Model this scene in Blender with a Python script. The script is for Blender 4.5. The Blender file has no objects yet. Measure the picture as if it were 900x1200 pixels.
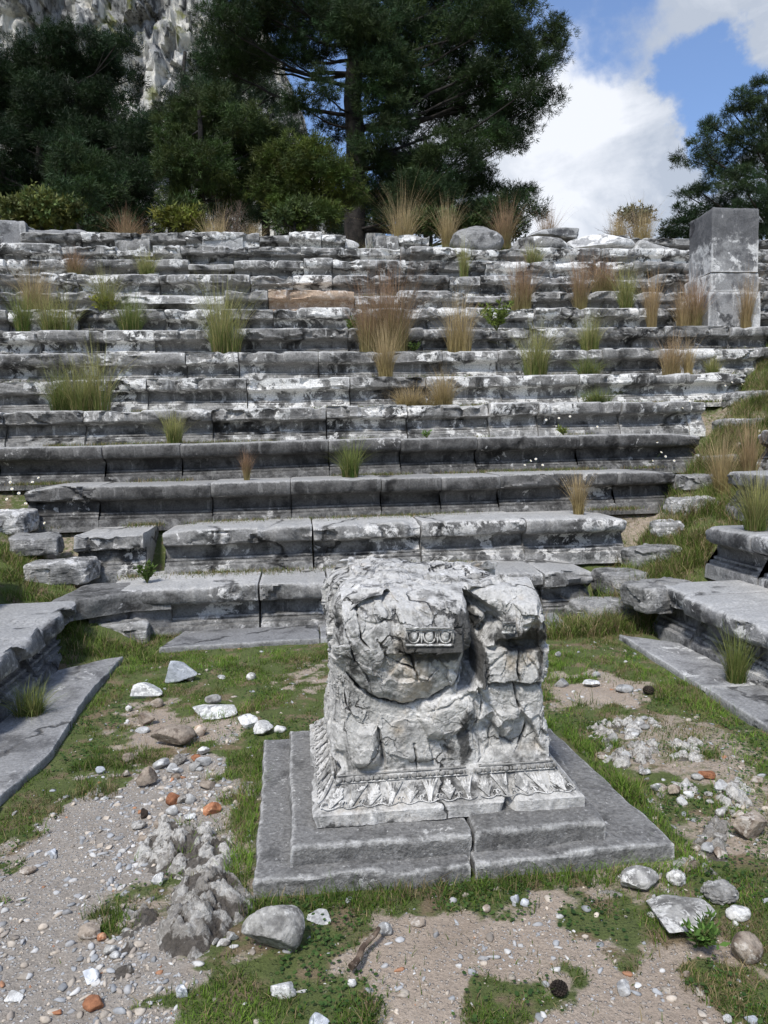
import bpy, math, random
import numpy as np
C = bpy.context.scene.collection
rng = np.random.default_rng(7)
random.seed(7)
RAD = math.radians
# ------------------------------------------------------------------ measured place
YAW, PITCH, ROLL = 0.1103975, 0.09402965, -0.02232744
EYE = 1.55
F, CX, CY = 867.0, 450.0, 600.0
D1, TR, RS = 6.121, 0.6575, 0.3973          # first seat row, tread, rise
def Dk(k): return D1 + TR*(k-1)
def Zk(k): return RS*k
def cam_axes():
    cy, sy = math.cos(YAW), math.sin(YAW)
    f = np.array([sy, cy, 0.]); r = np.array([cy, -sy, 0.]); u = np.array([0, 0, 1.])
    f2 = f*math.cos(PITCH)-u*math.sin(PITCH); u2 = u*math.cos(PITCH)+f*math.sin(PITCH)
    r3 = r*math.cos(ROLL)+u2*math.sin(ROLL); u3 = u2*math.cos(ROLL)-r*math.sin(ROLL)
    return r3, u3, f2
AR, AU, AF = cam_axes()
def ray(px, py): return AF + AR*(px-CX)/F - AU*(py-CY)/F
def atY(px, py, Y):
    d = ray(px, py); return np.array([0, 0, EYE]) + d*(Y/d[1])
def atZ(px, py, z=0.):
    d = ray(px, py); return np.array([0, 0, EYE]) + d*((z-EYE)/d[2])
def proj(P):
    Q = P - np.array([0, 0, EYE]); w = Q@AF
    return CX + F*(Q@AR)/w, CY - F*(Q@AU)/w, w
def lerp(a, b, t): return a + (b-a)*t
def sst(a, b, x):
    t = np.clip((x-a)/(b-a), 0, 1); return t*t*(3-2*t)
# ------------------------------------------------------------------ noise
def _h(ix, iy, iz, s):
    with np.errstate(over='ignore'):
        n = (ix.astype(np.int64)*374761393 + iy.astype(np.int64)*668265263 + iz.astype(np.int64)*2147483647 + s*1274126177) & 0xffffffff
        n = ((n ^ (n >> 13))*1274126177) & 0xffffffff
        n = ((n ^ (n >> 15))*2246822519) & 0xffffffff
        n = n ^ (n >> 16)
    return (n & 0xffffff)/float(0xffffff)
def vn(P, seed=0):
    I = np.floor(P); f = P-I; I = I.astype(np.int64); f = f*f*(3-2*f)
    r = 0
    for dx in (0, 1):
        wx = f[:, 0] if dx else 1-f[:, 0]
        for dy in (0, 1):
            wy = f[:, 1] if dy else 1-f[:, 1]
            for dz in (0, 1):
                wz = f[:, 2] if dz else 1-f[:, 2]
                r = r + wx*wy*wz*_h(I[:, 0]+dx, I[:, 1]+dy, I[:, 2]+dz, seed)
    return r*2-1
def fbm(P, o=4, seed=0, g=0.5):
    r = 0; a = 1; t = 0; P = np.asarray(P, float)
    for i in range(o):
        r = r + a*vn(P+i*17.3, seed+i); t += a; a *= g; P = P*2.03
    return r/t
def worley(P, seed=0, jit=1.0):
    P = np.asarray(P, float); I = np.floor(P).astype(np.int64)
    n = len(P); f1 = np.full(n, 9.); f2 = np.full(n, 9.); idv = np.zeros(n)
    for dx in (-1, 0, 1):
        for dy in (-1, 0, 1):
            for dz in (-1, 0, 1):
                a, b, c = I[:, 0]+dx, I[:, 1]+dy, I[:, 2]+dz
                hx, hy, hz = _h(a, b, c, seed), _h(a, b, c, seed+1), _h(a, b, c, seed+2)
                d = np.sqrt((a+hx*jit-P[:, 0])**2+(b+hy*jit-P[:, 1])**2+(c+hz*jit-P[:, 2])**2)
                m = d < f1
                f2 = np.where(m, f1, np.minimum(f2, d)); idv = np.where(m, hx, idv); f1 = np.where(m, d, f1)
    return f1, f2, idv
def facets(P, seed=0, tilt=1.):
    """crisp planar shards: one randomly tilted plane per cell"""
    P = np.asarray(P, float); I = np.floor(P).astype(np.int64); n = len(P)
    f1 = np.full(n, 9.); f2 = np.full(n, 9.); best = np.zeros(n)
    for dx in (-1, 0, 1):
        for dy in (-1, 0, 1):
            for dz in (-1, 0, 1):
                a, b, c = I[:, 0]+dx, I[:, 1]+dy, I[:, 2]+dz
                hx, hy, hz = _h(a, b, c, seed), _h(a, b, c, seed+1), _h(a, b, c, seed+2)
                ox, oy, oz = P[:, 0]-a-hx, P[:, 1]-b-hy, P[:, 2]-c-hz
                d = np.sqrt(ox*ox+oy*oy+oz*oz)
                v = (hx-.5)*.7+tilt*(ox*np.sin(hx*127)+oy*np.sin(hy*311)+oz*np.sin(hz*74))
                m = d < f1; f2 = np.where(m, f1, np.minimum(f2, d)); best = np.where(m, v, best); f1 = np.where(m, d, f1)
    return best, f2-f1
def xyz(x, y, z=0.):
    x, y, z = np.broadcast_arrays(x, y, z); return np.stack([x, y, z], -1).reshape(-1, 3).astype(float)
def sdpoly(X, Y, poly):
    """signed distance, positive inside"""
    d = np.full(X.shape, 1e9); ins = np.zeros(X.shape, bool); n = len(poly)
    for i in range(n):
        ax, ay = poly[i][:2]; bx, by = poly[(i+1) % n][:2]
        ex, ey = bx-ax, by-ay; wx, wy = X-ax, Y-ay
        t = np.clip((wx*ex+wy*ey)/(ex*ex+ey*ey+1e-12), 0, 1)
        d = np.minimum(d, np.hypot(wx-ex*t, wy-ey*t))
        c = ((ay > Y) != (by > Y)) & (X < (bx-ax)*(Y-ay)/((by-ay)+1e-12)+ax)
        ins ^= c
    return np.where(ins, d, -d)
def sdline(X, Y, pts):
    d = np.full(X.shape, 1e9)
    for (ax, ay), (bx, by) in zip(pts[:-1], pts[1:]):
        ex, ey = bx-ax, by-ay; wx, wy = X-ax, Y-ay
        t = np.clip((wx*ex+wy*ey)/(ex*ex+ey*ey+1e-12), 0, 1)
        d = np.minimum(d, np.hypot(wx-ex*t, wy-ey*t))
    return d
# ------------------------------------------------------------------ meshes
def amesh(name, V, Fs, mat=None, parent=None, smooth=None, attrs=None, origin=None):
    """V (n,3); Fs: list of face arrays (m,k)"""
    V = np.asarray(V, np.float64)
    if isinstance(Fs, np.ndarray): Fs = [Fs]
    Fs = [np.asarray(f, np.int64) for f in Fs if len(f)]
    off = np.zeros(3)
    if parent is not None: off = np.array(parent.location) if parent.parent is None else np.array(parent.location)+np.array(parent.parent.location)
    o3 = np.array(origin, float) if origin is not None else off
    me = bpy.data.meshes.new(name)
    me.vertices.add(len(V)); me.vertices.foreach_set('co', (V-o3).astype(np.float32).ravel())
    loops = np.concatenate([f.ravel() for f in Fs]); cnt = np.concatenate([np.full(len(f), f.shape[1]) for f in Fs])
    st = np.concatenate([[0], np.cumsum(cnt)[:-1]])
    me.loops.add(len(loops)); me.loops.foreach_set('vertex_index', loops.astype(np.int32))
    me.polygons.add(len(cnt)); me.polygons.foreach_set('loop_start', st.astype(np.int32))
    me.polygons.foreach_set('loop_total', cnt.astype(np.int32))
    me.update(calc_edges=True)
    me.validate()
    if attrs:
        for k, v in attrs.items():
            v = np.asarray(v, np.float32)
            if v.ndim == 1:
                a = me.attributes.new(k, 'FLOAT', 'POINT'); a.data.foreach_set('value', v)
            else:
                a = me.attributes.new(k, 'FLOAT_COLOR', 'POINT')
                a.data.foreach_set('color', np.concatenate([v, np.ones((len(v), 1), np.float32)], 1).ravel())
    if smooth is not None:
        me.polygons.foreach_set('use_smooth', np.ones(len(cnt), bool))
        if smooth < 179: me.set_sharp_from_angle(angle=RAD(smooth))
    if mat: me.materials.append(mat)
    ob = bpy.data.objects.new(name, me); C.objects.link(ob)
    ob.location = tuple(o3-off)
    if parent is not None: ob.parent = parent
    return ob
def tag(o, label=None, cat=None, group=None, kind=None):
    if label: o['label'] = label
    if cat: o['category'] = cat
    if group: o['group'] = group
    if kind: o['kind'] = kind
    return o
def thing(name, loc, label, cat, group=None):
    o = bpy.data.objects.new(name, None); o.empty_display_size = .1; C.objects.link(o)
    o.location = tuple(float(v) for v in loc); tag(o, label, cat, group); return o
def ringmesh(R, closed_u=True, cap=True):
    """R (nu, nr, 3) rings of nr points, stacked along u -> V, faces"""
    nu, nr = R.shape[:2]; V = R.reshape(-1, 3)
    i = np.arange(nu-1)[:, None]; j = np.arange(nr)[None, :]; j2 = (j+1) % nr
    q = np.stack([i*nr+j, i*nr+j2, (i+1)*nr+j2, (i+1)*nr+j], -1).reshape(-1, 4)
    Fs = [q]
    if cap:
        c0 = len(V); V = np.concatenate([V, R[0].mean(0)[None], R[-1].mean(0)[None]])
        jj = np.arange(nr); t0 = np.stack([np.full(nr, c0), (jj+1) % nr, jj], -1)
        b = (nu-1)*nr; t1 = np.stack([np.full(nr, c0+1), b+jj, b+(jj+1) % nr], -1)
        Fs += [np.concatenate([t0, t1])]
    return V, Fs
class MB:
    """collects several pieces into one mesh"""
    def __init__(s): s.V = []; s.F = {}; s.n = 0; s.T = []
    def add(s, V, Fs, tint=None):
        if isinstance(Fs, np.ndarray): Fs = [Fs]
        for f in Fs:
            if len(f): s.F.setdefault(f.shape[1], []).append(np.asarray(f)+s.n)
        s.V.append(np.asarray(V, float)); s.n += len(V)
        if tint is not None:
            t = np.asarray(tint, float); s.T.append(np.broadcast_to(t, (len(V), 3)) if t.ndim == 1 else t)
    def build(s, name, mat, parent=None, smooth=None, origin=None):
        return amesh(name, np.concatenate(s.V), [np.concatenate(f) for f in s.F.values()], mat, parent, smooth,
                     {'tint': np.concatenate(s.T)} if s.T else None, origin)
def tube(pts, rad, n=7):
    pts = np.asarray(pts, float); rad = np.broadcast_to(rad, (len(pts),)).astype(float)
    T = np.gradient(pts, axis=0); T /= np.linalg.norm(T, axis=1)[:, None]+1e-9
    ref = np.array([0.31, 0.17, 1.0]) if abs(T[:, 2]).mean() < .8 else np.array([1., .2, 0])
    A = np.cross(T, ref); A /= np.linalg.norm(A, axis=1)[:, None]+1e-9; B = np.cross(T, A)
    a = np.linspace(0, 2*np.pi, n, endpoint=False)
    R = pts[:, None]+rad[:, None, None]*(np.cos(a)[None, :, None]*A[:, None]+np.sin(a)[None, :, None]*B[:, None])
    return ringmesh(R[:, ::-1])
_ico = {}
def ico(s):
    if s not in _ico:
        import bmesh
        bm = bmesh.new(); bmesh.ops.create_icosphere(bm, subdivisions=s, radius=1)
        V = np.array([v.co[:] for v in bm.verts]); Fc = np.array([[v.index for v in f.verts] for f in bm.faces]); bm.free()
        _ico[s] = (V, Fc)
    return _ico[s]
def rock_shape(seed, kind='angular', sub=4):
    V, Fc = ico(sub); P = V.copy(); r = np.random.default_rng(seed)
    if kind in ('angular', 'slab'):
        sc = np.ones(len(P))*1.1
        for k in range(9 if kind == 'angular' else 8):
            n = r.normal(size=3); n /= np.linalg.norm(n); d = r.uniform(.42, .85)
            t = V@n; sc = np.minimum(sc, np.where(t > .05, d/np.maximum(t, .05), 9))
        P = V*sc[:, None]
        P = P*(1+.05*fbm(V*3+seed, 4, seed))[:, None]
    elif kind == 'round':
        sc = np.ones(len(P))*1.1
        for k in range(9):
            n = r.normal(size=3); n /= np.linalg.norm(n); t = V@n
            sc = np.minimum(sc, np.where(t > .05, r.uniform(.8, 1)/np.maximum(t, .05), 9))
        P = V*(sc*(1+.12*fbm(V*2+seed, 4, seed)))[:, None]
    elif kind == 'karst':
        f1, f2, _ = worley(V*3.1+seed*3.1, seed); g1, g2, _ = worley(V*8+seed, seed+5)
        P = V*(1+.28*fbm(V*1.6+seed, 3, seed)-.22*np.clip(f1-.25, 0, 1)+.10*(.5-g1)+.05*fbm(V*14, 3, seed))[:, None]
    return P, Fc
# ------------------------------------------------------------------ materials
class NT:
    def __init__(s, tree): s.t = tree; s.n = tree.nodes; s.l = tree.links
    def N(s, typ, **k):
        n = s.n.new(typ)
        for a, b in k.items():
            if a.startswith('in_'):
                key = a[3:]; key = int(key) if key.isdigit() else key
                s.set(n, key, b)
            else: setattr(n, a, b)
        return n
    def set(s, n, key, v):
        i = n.inputs[key]
        if isinstance(v, bpy.types.NodeSocket): s.l.new(v, i)
        else:
            if isinstance(v, tuple) and len(v) == 3 and i.type == 'RGBA': v = v+(1,)
            i.default_value = v
    def math(s, op, a, b=0., c=0., clamp=False):
        n = s.n.new('ShaderNodeMath'); n.operation = op; n.use_clamp = clamp
        s.set(n, 0, a); s.set(n, 1, b)
        if op in ('MULTIPLY_ADD', 'SMOOTH_MIN'): s.set(n, 2, c)
        return n.outputs[0]
    def noise(s, vec, scale, detail=4., rough=.55, dist=0.):
        n = s.n.new('ShaderNodeTexNoise'); s.set(n, 'Vector', vec); s.set(n, 'Scale', scale); s.set(n, 'Detail', detail)
        s.set(n, 'Roughness', rough); s.set(n, 'Distortion', dist); return n.outputs['Fac']
    def maprange(s, v, a, b, c=0., d=1., smooth=True):
        n = s.n.new('ShaderNodeMapRange'); n.interpolation_type = 'SMOOTHSTEP' if smooth else 'LINEAR'; n.clamp = True
        s.set(n, 'Value', v); s.set(n, 'From Min', a); s.set(n, 'From Max', b); s.set(n, 'To Min', c); s.set(n, 'To Max', d)
        return n.outputs['Result']
    def mix(s, f, a, b, mode='MIX'):
        n = s.n.new('ShaderNodeMix'); n.data_type = 'RGBA'; n.blend_type = mode
        s.set(n, 0, f); s.set(n, 6, a); s.set(n, 7, b); return n.outputs[2]
    def mapping(s, v, scale=(1, 1, 1), loc=(0, 0, 0), rot=(0, 0, 0)):
        n = s.n.new('ShaderNodeMapping'); s.set(n, 'Vector', v); n.inputs['Scale'].default_value = scale
        n.inputs['Location'].default_value = loc; n.inputs['Rotation'].default_value = rot; return n.outputs[0]
def newmat(name):
    m = bpy.data.materials.new(name); m.use_nodes = True; t = NT(m.node_tree); t.n.clear()
    out = t.n.new('ShaderNodeOutputMaterial'); b = t.n.new('ShaderNodeBsdfPrincipled'); t.l.new(b.outputs[0], out.inputs[0])
    return m, t, b
def fin(t, b, col, rough, h=None, bs=.6, bd=.01, spec=.3):
    t.set(b, 'Base Color', col); t.set(b, 'Roughness', rough); t.set(b, 'Specular IOR Level', spec)
    if h is not None:
        bn = t.n.new('ShaderNodeBump'); t.set(bn, 'Height', h); t.set(bn, 'Strength', bs); t.set(bn, 'Distance', bd)
        t.l.new(bn.outputs[0], b.inputs['Normal'])
def stone_mat(name, dark, mid, light, sc=3., tl=.55, td=.5, bump=.012, var=.35, streak=0., warm=None, crack=0.,
              layer=0., wl=.08, blackstreak=0., fine=55., stain_shade=False, edge=0., fleck=0., worn=None):
    m, t, b = newmat(name)
    geo = t.n.new('ShaderNodeNewGeometry'); pos = geo.outputs['Position']
    oi = t.n.new('ShaderNodeObjectInfo'); rnd = oi.outputs['Random']
    cmb = t.n.new('ShaderNodeCombineXYZ'); t.l.new(t.math('MULTIPLY', rnd, 37.), cmb.inputs[0]); t.l.new(t.math('MULTIPLY', rnd, 91.), cmb.inputs[1])
    va = t.n.new('ShaderNodeVectorMath'); va.operation = 'ADD'; t.l.new(pos, va.inputs[0]); t.l.new(cmb.outputs[0], va.inputs[1])
    P = va.outputs[0]
    n1 = t.noise(P, sc, 9, .68, .4); n2 = t.noise(P, sc*4.1, 8, .7, .6); n3 = t.noise(P, fine, 5, .65)
    a = t.math('ADD', n1, t.math('MULTIPLY', t.math('SUBTRACT', n2, .5), .8))
    a = t.math('ADD', a, t.math('MULTIPLY', t.math('SUBTRACT', rnd, .5), .16))
    col = t.mix(t.maprange(t.noise(P, sc*1.7, 8, .66, .3), td-.1, td+.12), dark, mid)
    col = t.mix(t.maprange(a, tl, tl+wl), col, light)
    if streak:
        ps = t.mapping(P, (1, 1, .13)); s1 = t.noise(ps, sc*5, 7, .7, .2)
        col = t.mix(t.math('MULTIPLY', t.maprange(s1, .56, .66), streak), col, light)
    if blackstreak:
        ps = t.mapping(P, (1, 1, .22)); s1 = t.noise(ps, sc*2.6, 8, .68, .5)
        s2 = t.maprange(t.math('ADD', s1, t.math('MULTIPLY', t.math('SUBTRACT', n2, .5), .5)), .52, .63)
        col = t.mix(t.math('MULTIPLY', s2, blackstreak), col, dark)
    if warm is not None:
        col = t.mix(t.math('MULTIPLY', t.maprange(t.noise(P, sc*.9, 5, .6), .56, .72), .75), col, warm)
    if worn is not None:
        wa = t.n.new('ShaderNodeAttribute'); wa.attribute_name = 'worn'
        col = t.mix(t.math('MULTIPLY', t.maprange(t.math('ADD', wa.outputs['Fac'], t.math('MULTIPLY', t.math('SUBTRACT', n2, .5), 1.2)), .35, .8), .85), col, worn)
    if fleck:
        fk = t.maprange(t.noise(P, 38., 6, .75), .60, .66)
        col = t.mix(t.math('MULTIPLY', fk, fleck), col, light)
    if edge:
        pe = t.math('ADD', geo.outputs['Pointiness'], t.math('MULTIPLY', t.math('SUBTRACT', n2, .5), .12))
        col = t.mix(t.math('MULTIPLY', t.maprange(pe, .515, .56), edge), col, light)
    if stain_shade:
        sa = t.n.new('ShaderNodeAttribute'); sa.attribute_name = 'stain_shade'  # vertex darkening: stains, and on the altar painted shade too
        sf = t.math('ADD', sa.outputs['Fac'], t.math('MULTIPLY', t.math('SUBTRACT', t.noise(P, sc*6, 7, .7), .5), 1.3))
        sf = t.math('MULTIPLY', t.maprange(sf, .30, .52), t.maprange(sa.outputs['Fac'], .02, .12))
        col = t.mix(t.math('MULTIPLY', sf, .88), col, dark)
    sp = t.maprange(n3, .3, .72, 1-var, 1+var*.7, False)
    sp = t.math('MULTIPLY', sp, t.maprange(rnd, 0., 1., .84, 1.16, False))
    mm = t.n.new('ShaderNodeVectorMath'); mm.operation = 'SCALE'; t.l.new(col, mm.inputs[0]); t.l.new(sp, mm.inputs['Scale'])
    col = mm.outputs[0]
    # small dark lichen specks
    sk = t.maprange(t.noise(P, fine*.55, 3, .8), .60, .68)
    col = t.mix(t.math('MULTIPLY', sk, .5), col, tuple(c*.6 for c in dark))
    h = t.math('ADD', t.math('MULTIPLY', n2, 1.0), t.math('MULTIPLY', n3, .45))
    if crack:
        w = t.n.new('ShaderNodeTexVoronoi'); w.feature = 'DISTANCE_TO_EDGE'
        vd = t.n.new('ShaderNodeVectorMath'); vd.operation = 'ADD'; t.l.new(P, vd.inputs[0])
        nz = t.n.new('ShaderNodeTexNoise'); t.set(nz, 'Vector', P); t.set(nz, 'Scale', 6.); t.set(nz, 'Detail', 5.)
        vs = t.n.new('ShaderNodeVectorMath'); vs.operation = 'SCALE'; t.l.new(nz.outputs['Color'], vs.inputs[0]); vs.inputs['Scale'].default_value = .35
        t.l.new(vs.outputs[0], vd.inputs[1]); t.l.new(vd.outputs[0], w.inputs['Vector']); t.set(w, 'Scale', crack)
        ck = t.maprange(w.outputs['Distance'], .0, .022, 1., 0.)
        ck = t.math('MULTIPLY', ck, t.maprange(t.noise(P, sc*.8, 3), .42, .55))
        col = t.mix(t.math('MULTIPLY', ck, .85), col, tuple(c*.35 for c in dark))
        h = t.math('SUBTRACT', h, t.math('MULTIPLY', ck, 1.6))
    if layer:
        pl = t.mapping(P, (1.2, 1.2, 14), rot=(.06, .03, 0)); ln = t.noise(pl, 3.2, 6, .65, .6)
        col = t.mix(t.math('MULTIPLY', t.maprange(ln, .54, .66), layer), col, tuple(c*.8 for c in dark))
        h = t.math('ADD', h, t.math('MULTIPLY', ln, layer*2))
    fin(t, b, col, .88, h, .8, bump)
    return m
def tint_mat(name, mul=(1, 1, 1), nscale=8., var=.25, rough=.75, trans=0., spec=.25, bump=0.):
    m, t, b = newmat(name)
    at = t.n.new('ShaderNodeAttribute'); at.attribute_name = 'tint'
    geo = t.n.new('ShaderNodeNewGeometry')
    nz = t.noise(geo.outputs['Position'], nscale, 4, .6)
    f = t.maprange(nz, .3, .7, 1-var, 1+var, False)
    mm = t.n.new('ShaderNodeVectorMath'); mm.operation = 'SCALE'; t.l.new(at.outputs['Color'], mm.inputs[0]); t.l.new(f, mm.inputs['Scale'])
    col = t.mix(1., mm.outputs[0], mul, 'MULTIPLY')
    fin(t, b, col, rough, nz if bump else None, .5, bump or .01, spec)
    if trans:
        out = [n for n in t.n if n.type == 'OUTPUT_MATERIAL'][0]
        tr = t.n.new('ShaderNodeBsdfTranslucent'); t.l.new(col, tr.inputs['Color'])
        ms = t.n.new('ShaderNodeMixShader'); ms.inputs[0].default_value = trans
        t.l.new(b.outputs[0], ms.inputs[1]); t.l.new(tr.outputs[0], ms.inputs[2]); t.l.new(ms.outputs[0], out.inputs[0])
    return m
M = {}
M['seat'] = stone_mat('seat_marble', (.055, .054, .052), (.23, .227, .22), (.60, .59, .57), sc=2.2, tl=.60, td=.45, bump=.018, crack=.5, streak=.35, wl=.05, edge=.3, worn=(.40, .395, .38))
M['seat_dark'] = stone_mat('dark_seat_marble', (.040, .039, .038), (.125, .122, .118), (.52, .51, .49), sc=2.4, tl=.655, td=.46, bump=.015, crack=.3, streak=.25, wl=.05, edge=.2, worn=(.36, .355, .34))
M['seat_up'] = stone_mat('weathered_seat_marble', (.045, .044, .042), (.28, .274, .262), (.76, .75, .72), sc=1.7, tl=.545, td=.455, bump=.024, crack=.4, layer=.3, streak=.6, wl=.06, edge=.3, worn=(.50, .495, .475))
M['step'] = stone_mat('step_marble', (.09, .09, .088), (.32, .316, .305), (.62, .61, .59), sc=3., tl=.58, td=.44, bump=.02, layer=.5, streak=.2, wl=.06, edge=.4)
M['slab'] = stone_mat('paving_marble', (.12, .12, .122), (.28, .28, .28), (.52, .52, .51), sc=2.5, tl=.64, td=.42, bump=.014, crack=.7, var=.35, edge=.6, wl=.06, layer=.2, fleck=.4)
M['wing'] = stone_mat('wing_marble', (.06, .06, .062), (.24, .24, .242), (.58, .575, .565), sc=2.4, tl=.60, td=.45, bump=.018, streak=.4, crack=.5, edge=.4, wl=.05, worn=(.40, .40, .395))
M['plinth'] = stone_mat('plinth_marble', (.10, .099, .097), (.235, .232, .226), (.58, .575, .56), sc=4., tl=.66, td=.40, bump=.024, var=.45, fine=65., edge=.8, wl=.05, fleck=.75)
M['altar'] = stone_mat('altar_marble', (.055, .054, .052), (.64, .63, .605), (.84, .83, .81), sc=3.0, tl=.49, td=.36, bump=.016, var=.28, crack=2.2, warm=(.60, .48, .33), blackstreak=.55, fine=70., stain_shade=True, edge=.4)
M['carve'] = stone_mat('carved_marble', (.09, .09, .088), (.36, .355, .34), (.60, .59, .57), sc=9., tl=.53, td=.42, bump=.003, var=.3, fine=150.)
M['eggs'] = stone_mat('dark_carved_marble', (.06, .06, .058), (.34, .335, .32), (.66, .65, .63), sc=12., tl=.52, td=.46, bump=.003, var=.3, fine=160.)
M['pier'] = stone_mat('pier_marble', (.10, .10, .105), (.30, .30, .298), (.62, .615, .60), sc=1.3, tl=.53, td=.44, bump=.014, streak=.6, stain_shade=True, edge=.7, fleck=.3, crack=.4)
M['rockw'] = stone_mat('white_limestone', (.20, .20, .20), (.48, .48, .47), (.72, .72, .70), sc=9., tl=.50, td=.42, bump=.008, var=.25)
M['rockb'] = stone_mat('bluish_marble', (.25, .27, .30), (.48, .51, .55), (.68, .70, .73), sc=8., tl=.52, td=.42, bump=.006, var=.2)
M['rockg'] = stone_mat('grey_limestone', (.18, .175, .165), (.44, .43, .405), (.68, .67, .64), sc=9., tl=.52, td=.45, bump=.012, var=.35)
M['karst'] = stone_mat('pitted_bedrock', (.10, .085, .07), (.38, .355, .32), (.60, .58, .54), sc=11., tl=.46, td=.38, bump=.03, var=.4, fine=70., stain_shade=True)
M['rockbr'] = stone_mat('brown_fieldstone', (.16, .12, .09), (.38, .32, .26), (.55, .50, .44), sc=10., tl=.55, td=.45, bump=.010)
M['brick'] = stone_mat('fired_brick', (.22, .09, .045), (.42, .19, .10), (.55, .33, .20), sc=14., tl=.62, td=.45, bump=.006)
M['darkst'] = stone_mat('dark_cone', (.02, .015, .012), (.06, .045, .034), (.14, .11, .08), sc=16., tl=.68, td=.5, bump=.01)
M['bark'] = stone_mat('pine_bark', (.018, .016, .015), (.05, .043, .038), (.10, .09, .08), sc=3., tl=.62, td=.5, bump=.03)
M['wood'] = stone_mat('dead_wood', (.08, .055, .04), (.20, .15, .11), (.34, .29, .24), sc=14., tl=.6, td=.5, bump=.006)
M['orange'] = stone_mat('fresh_break', (.25, .17, .12), (.50, .38, .28), (.66, .58, .50), sc=5., tl=.5, td=.4, bump=.01, blackstreak=.4)
M['blade'] = tint_mat('grass_blades', trans=.3, var=.3, nscale=5.)
M['dry'] = tint_mat('dry_stems', trans=.25, var=.2, nscale=6.)
M['leaf'] = tint_mat('pine_needles', trans=.12, var=.30, nscale=1.3, rough=.6)
M['pebble'] = tint_mat('pebble_stone', var=.22, nscale=60., rough=.9)
M['petal'] = tint_mat('daisy_petal', var=.05, rough=.7)
# ground: mask attributes decide soil, gravel and moss
def ground_mat():
    m, t, b = newmat('orchestra_earth')
    geo = t.n.new('ShaderNodeNewGeometry'); P = geo.outputs['Position']
    at = t.n.new('ShaderNodeAttribute'); at.attribute_name = 'tint'
    sep = t.n.new('ShaderNodeSeparateColor'); t.l.new(at.outputs['Color'], sep.inputs[0])
    n1 = t.noise(P, 3., 8, .65); n2 = t.noise(P, 22., 7, .7); n3 = t.noise(P, 110., 5, .7)
    soil = t.mix(n1, (.30, .235, .18), (.52, .44, .36))
    grav = t.mix(n2, (.22, .19, .16), (.50, .455, .40))
    v = t.n.new('ShaderNodeTexVoronoi'); t.set(v, 'Vector', P); t.set(v, 'Scale', 75.); t.set(v, 'Randomness', 1.)
    sepv = t.n.new('ShaderNodeSeparateColor'); t.l.new(v.outputs['Color'], sepv.inputs[0])
    st = t.math('MULTIPLY', t.maprange(v.outputs['Distance'], .28, .42, 1., 0.), t.maprange(sepv.outputs[0], .55, .62))
    col = t.mix(sep.outputs[1], soil, grav)
    col = t.mix(t.math('MULTIPLY', st, t.math('ADD', t.math('MULTIPLY', sep.outputs[1], .5), .35)), col, (.55, .54, .52))
    moss = t.mix(t.noise(P, 14., 6, .7), (.035, .062, .012), (.12, .165, .035))
    moss = t.mix(t.maprange(t.noise(P, 6., 5, .6), .50, .62), moss, (.19, .145, .085))
    g = t.math('MULTIPLY', t.maprange(t.math('ADD', sep.outputs[0], t.math('MULTIPLY', t.math('SUBTRACT', n2, .5), 1.3)), .35, .75), .9)
    col = t.mix(g, col, moss)
    mm = t.n.new('ShaderNodeVectorMath'); mm.operation = 'SCALE'; t.l.new(col, mm.inputs[0]); t.l.new(t.maprange(n3, .3, .7, .7, 1.25, False), mm.inputs['Scale'])
    h = t.math('ADD', t.math('MULTIPLY', n2, .8), t.math('ADD', t.math('MULTIPLY', n3, .5), t.math('MULTIPLY', st, .5)))
    fin(t, b, mm.outputs[0], .95, h, .9, .02, .15)
    return m
M['ground'] = ground_mat()
def cliff_mat():
    m, t, b = newmat('cliff_limestone')
    geo = t.n.new('ShaderNodeNewGeometry'); P = geo.outputs['Position']
    pv = t.mapping(P, (1, 1, .45)); n1 = t.noise(pv, .22, 10, .72, .5); n2 = t.noise(P, .06, 8, .62); n3 = t.noise(pv, .9, 6, .7)
    a = t.math('ADD', n1, t.math('MULTIPLY', t.math('SUBTRACT', n3, .5), .5))
    col = t.mix(t.maprange(a, .36, .50), (.08, .082, .085), (.40, .40, .39))
    col = t.mix(t.maprange(t.math('ADD', a, t.math('MULTIPLY', t.math('SUBTRACT', n2, .5), .8)), .50, .60), col, (.72, .70, .64))
    g = t.math('MULTIPLY', t.maprange(t.noise(P, .13, 6, .6), .60, .68), .8)
    col = t.mix(g, col, (.20, .21, .05))
    dk = t.maprange(t.noise(t.mapping(P, loc=(50, 9, 3)), .2, 7, .7), .60, .66)
    col = t.mix(dk, col, (.025, .035, .02))
    fin(t, b, col, .9, a, 1., 1.5, .1)
    return m
M['cliff'] = cliff_mat()
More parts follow.
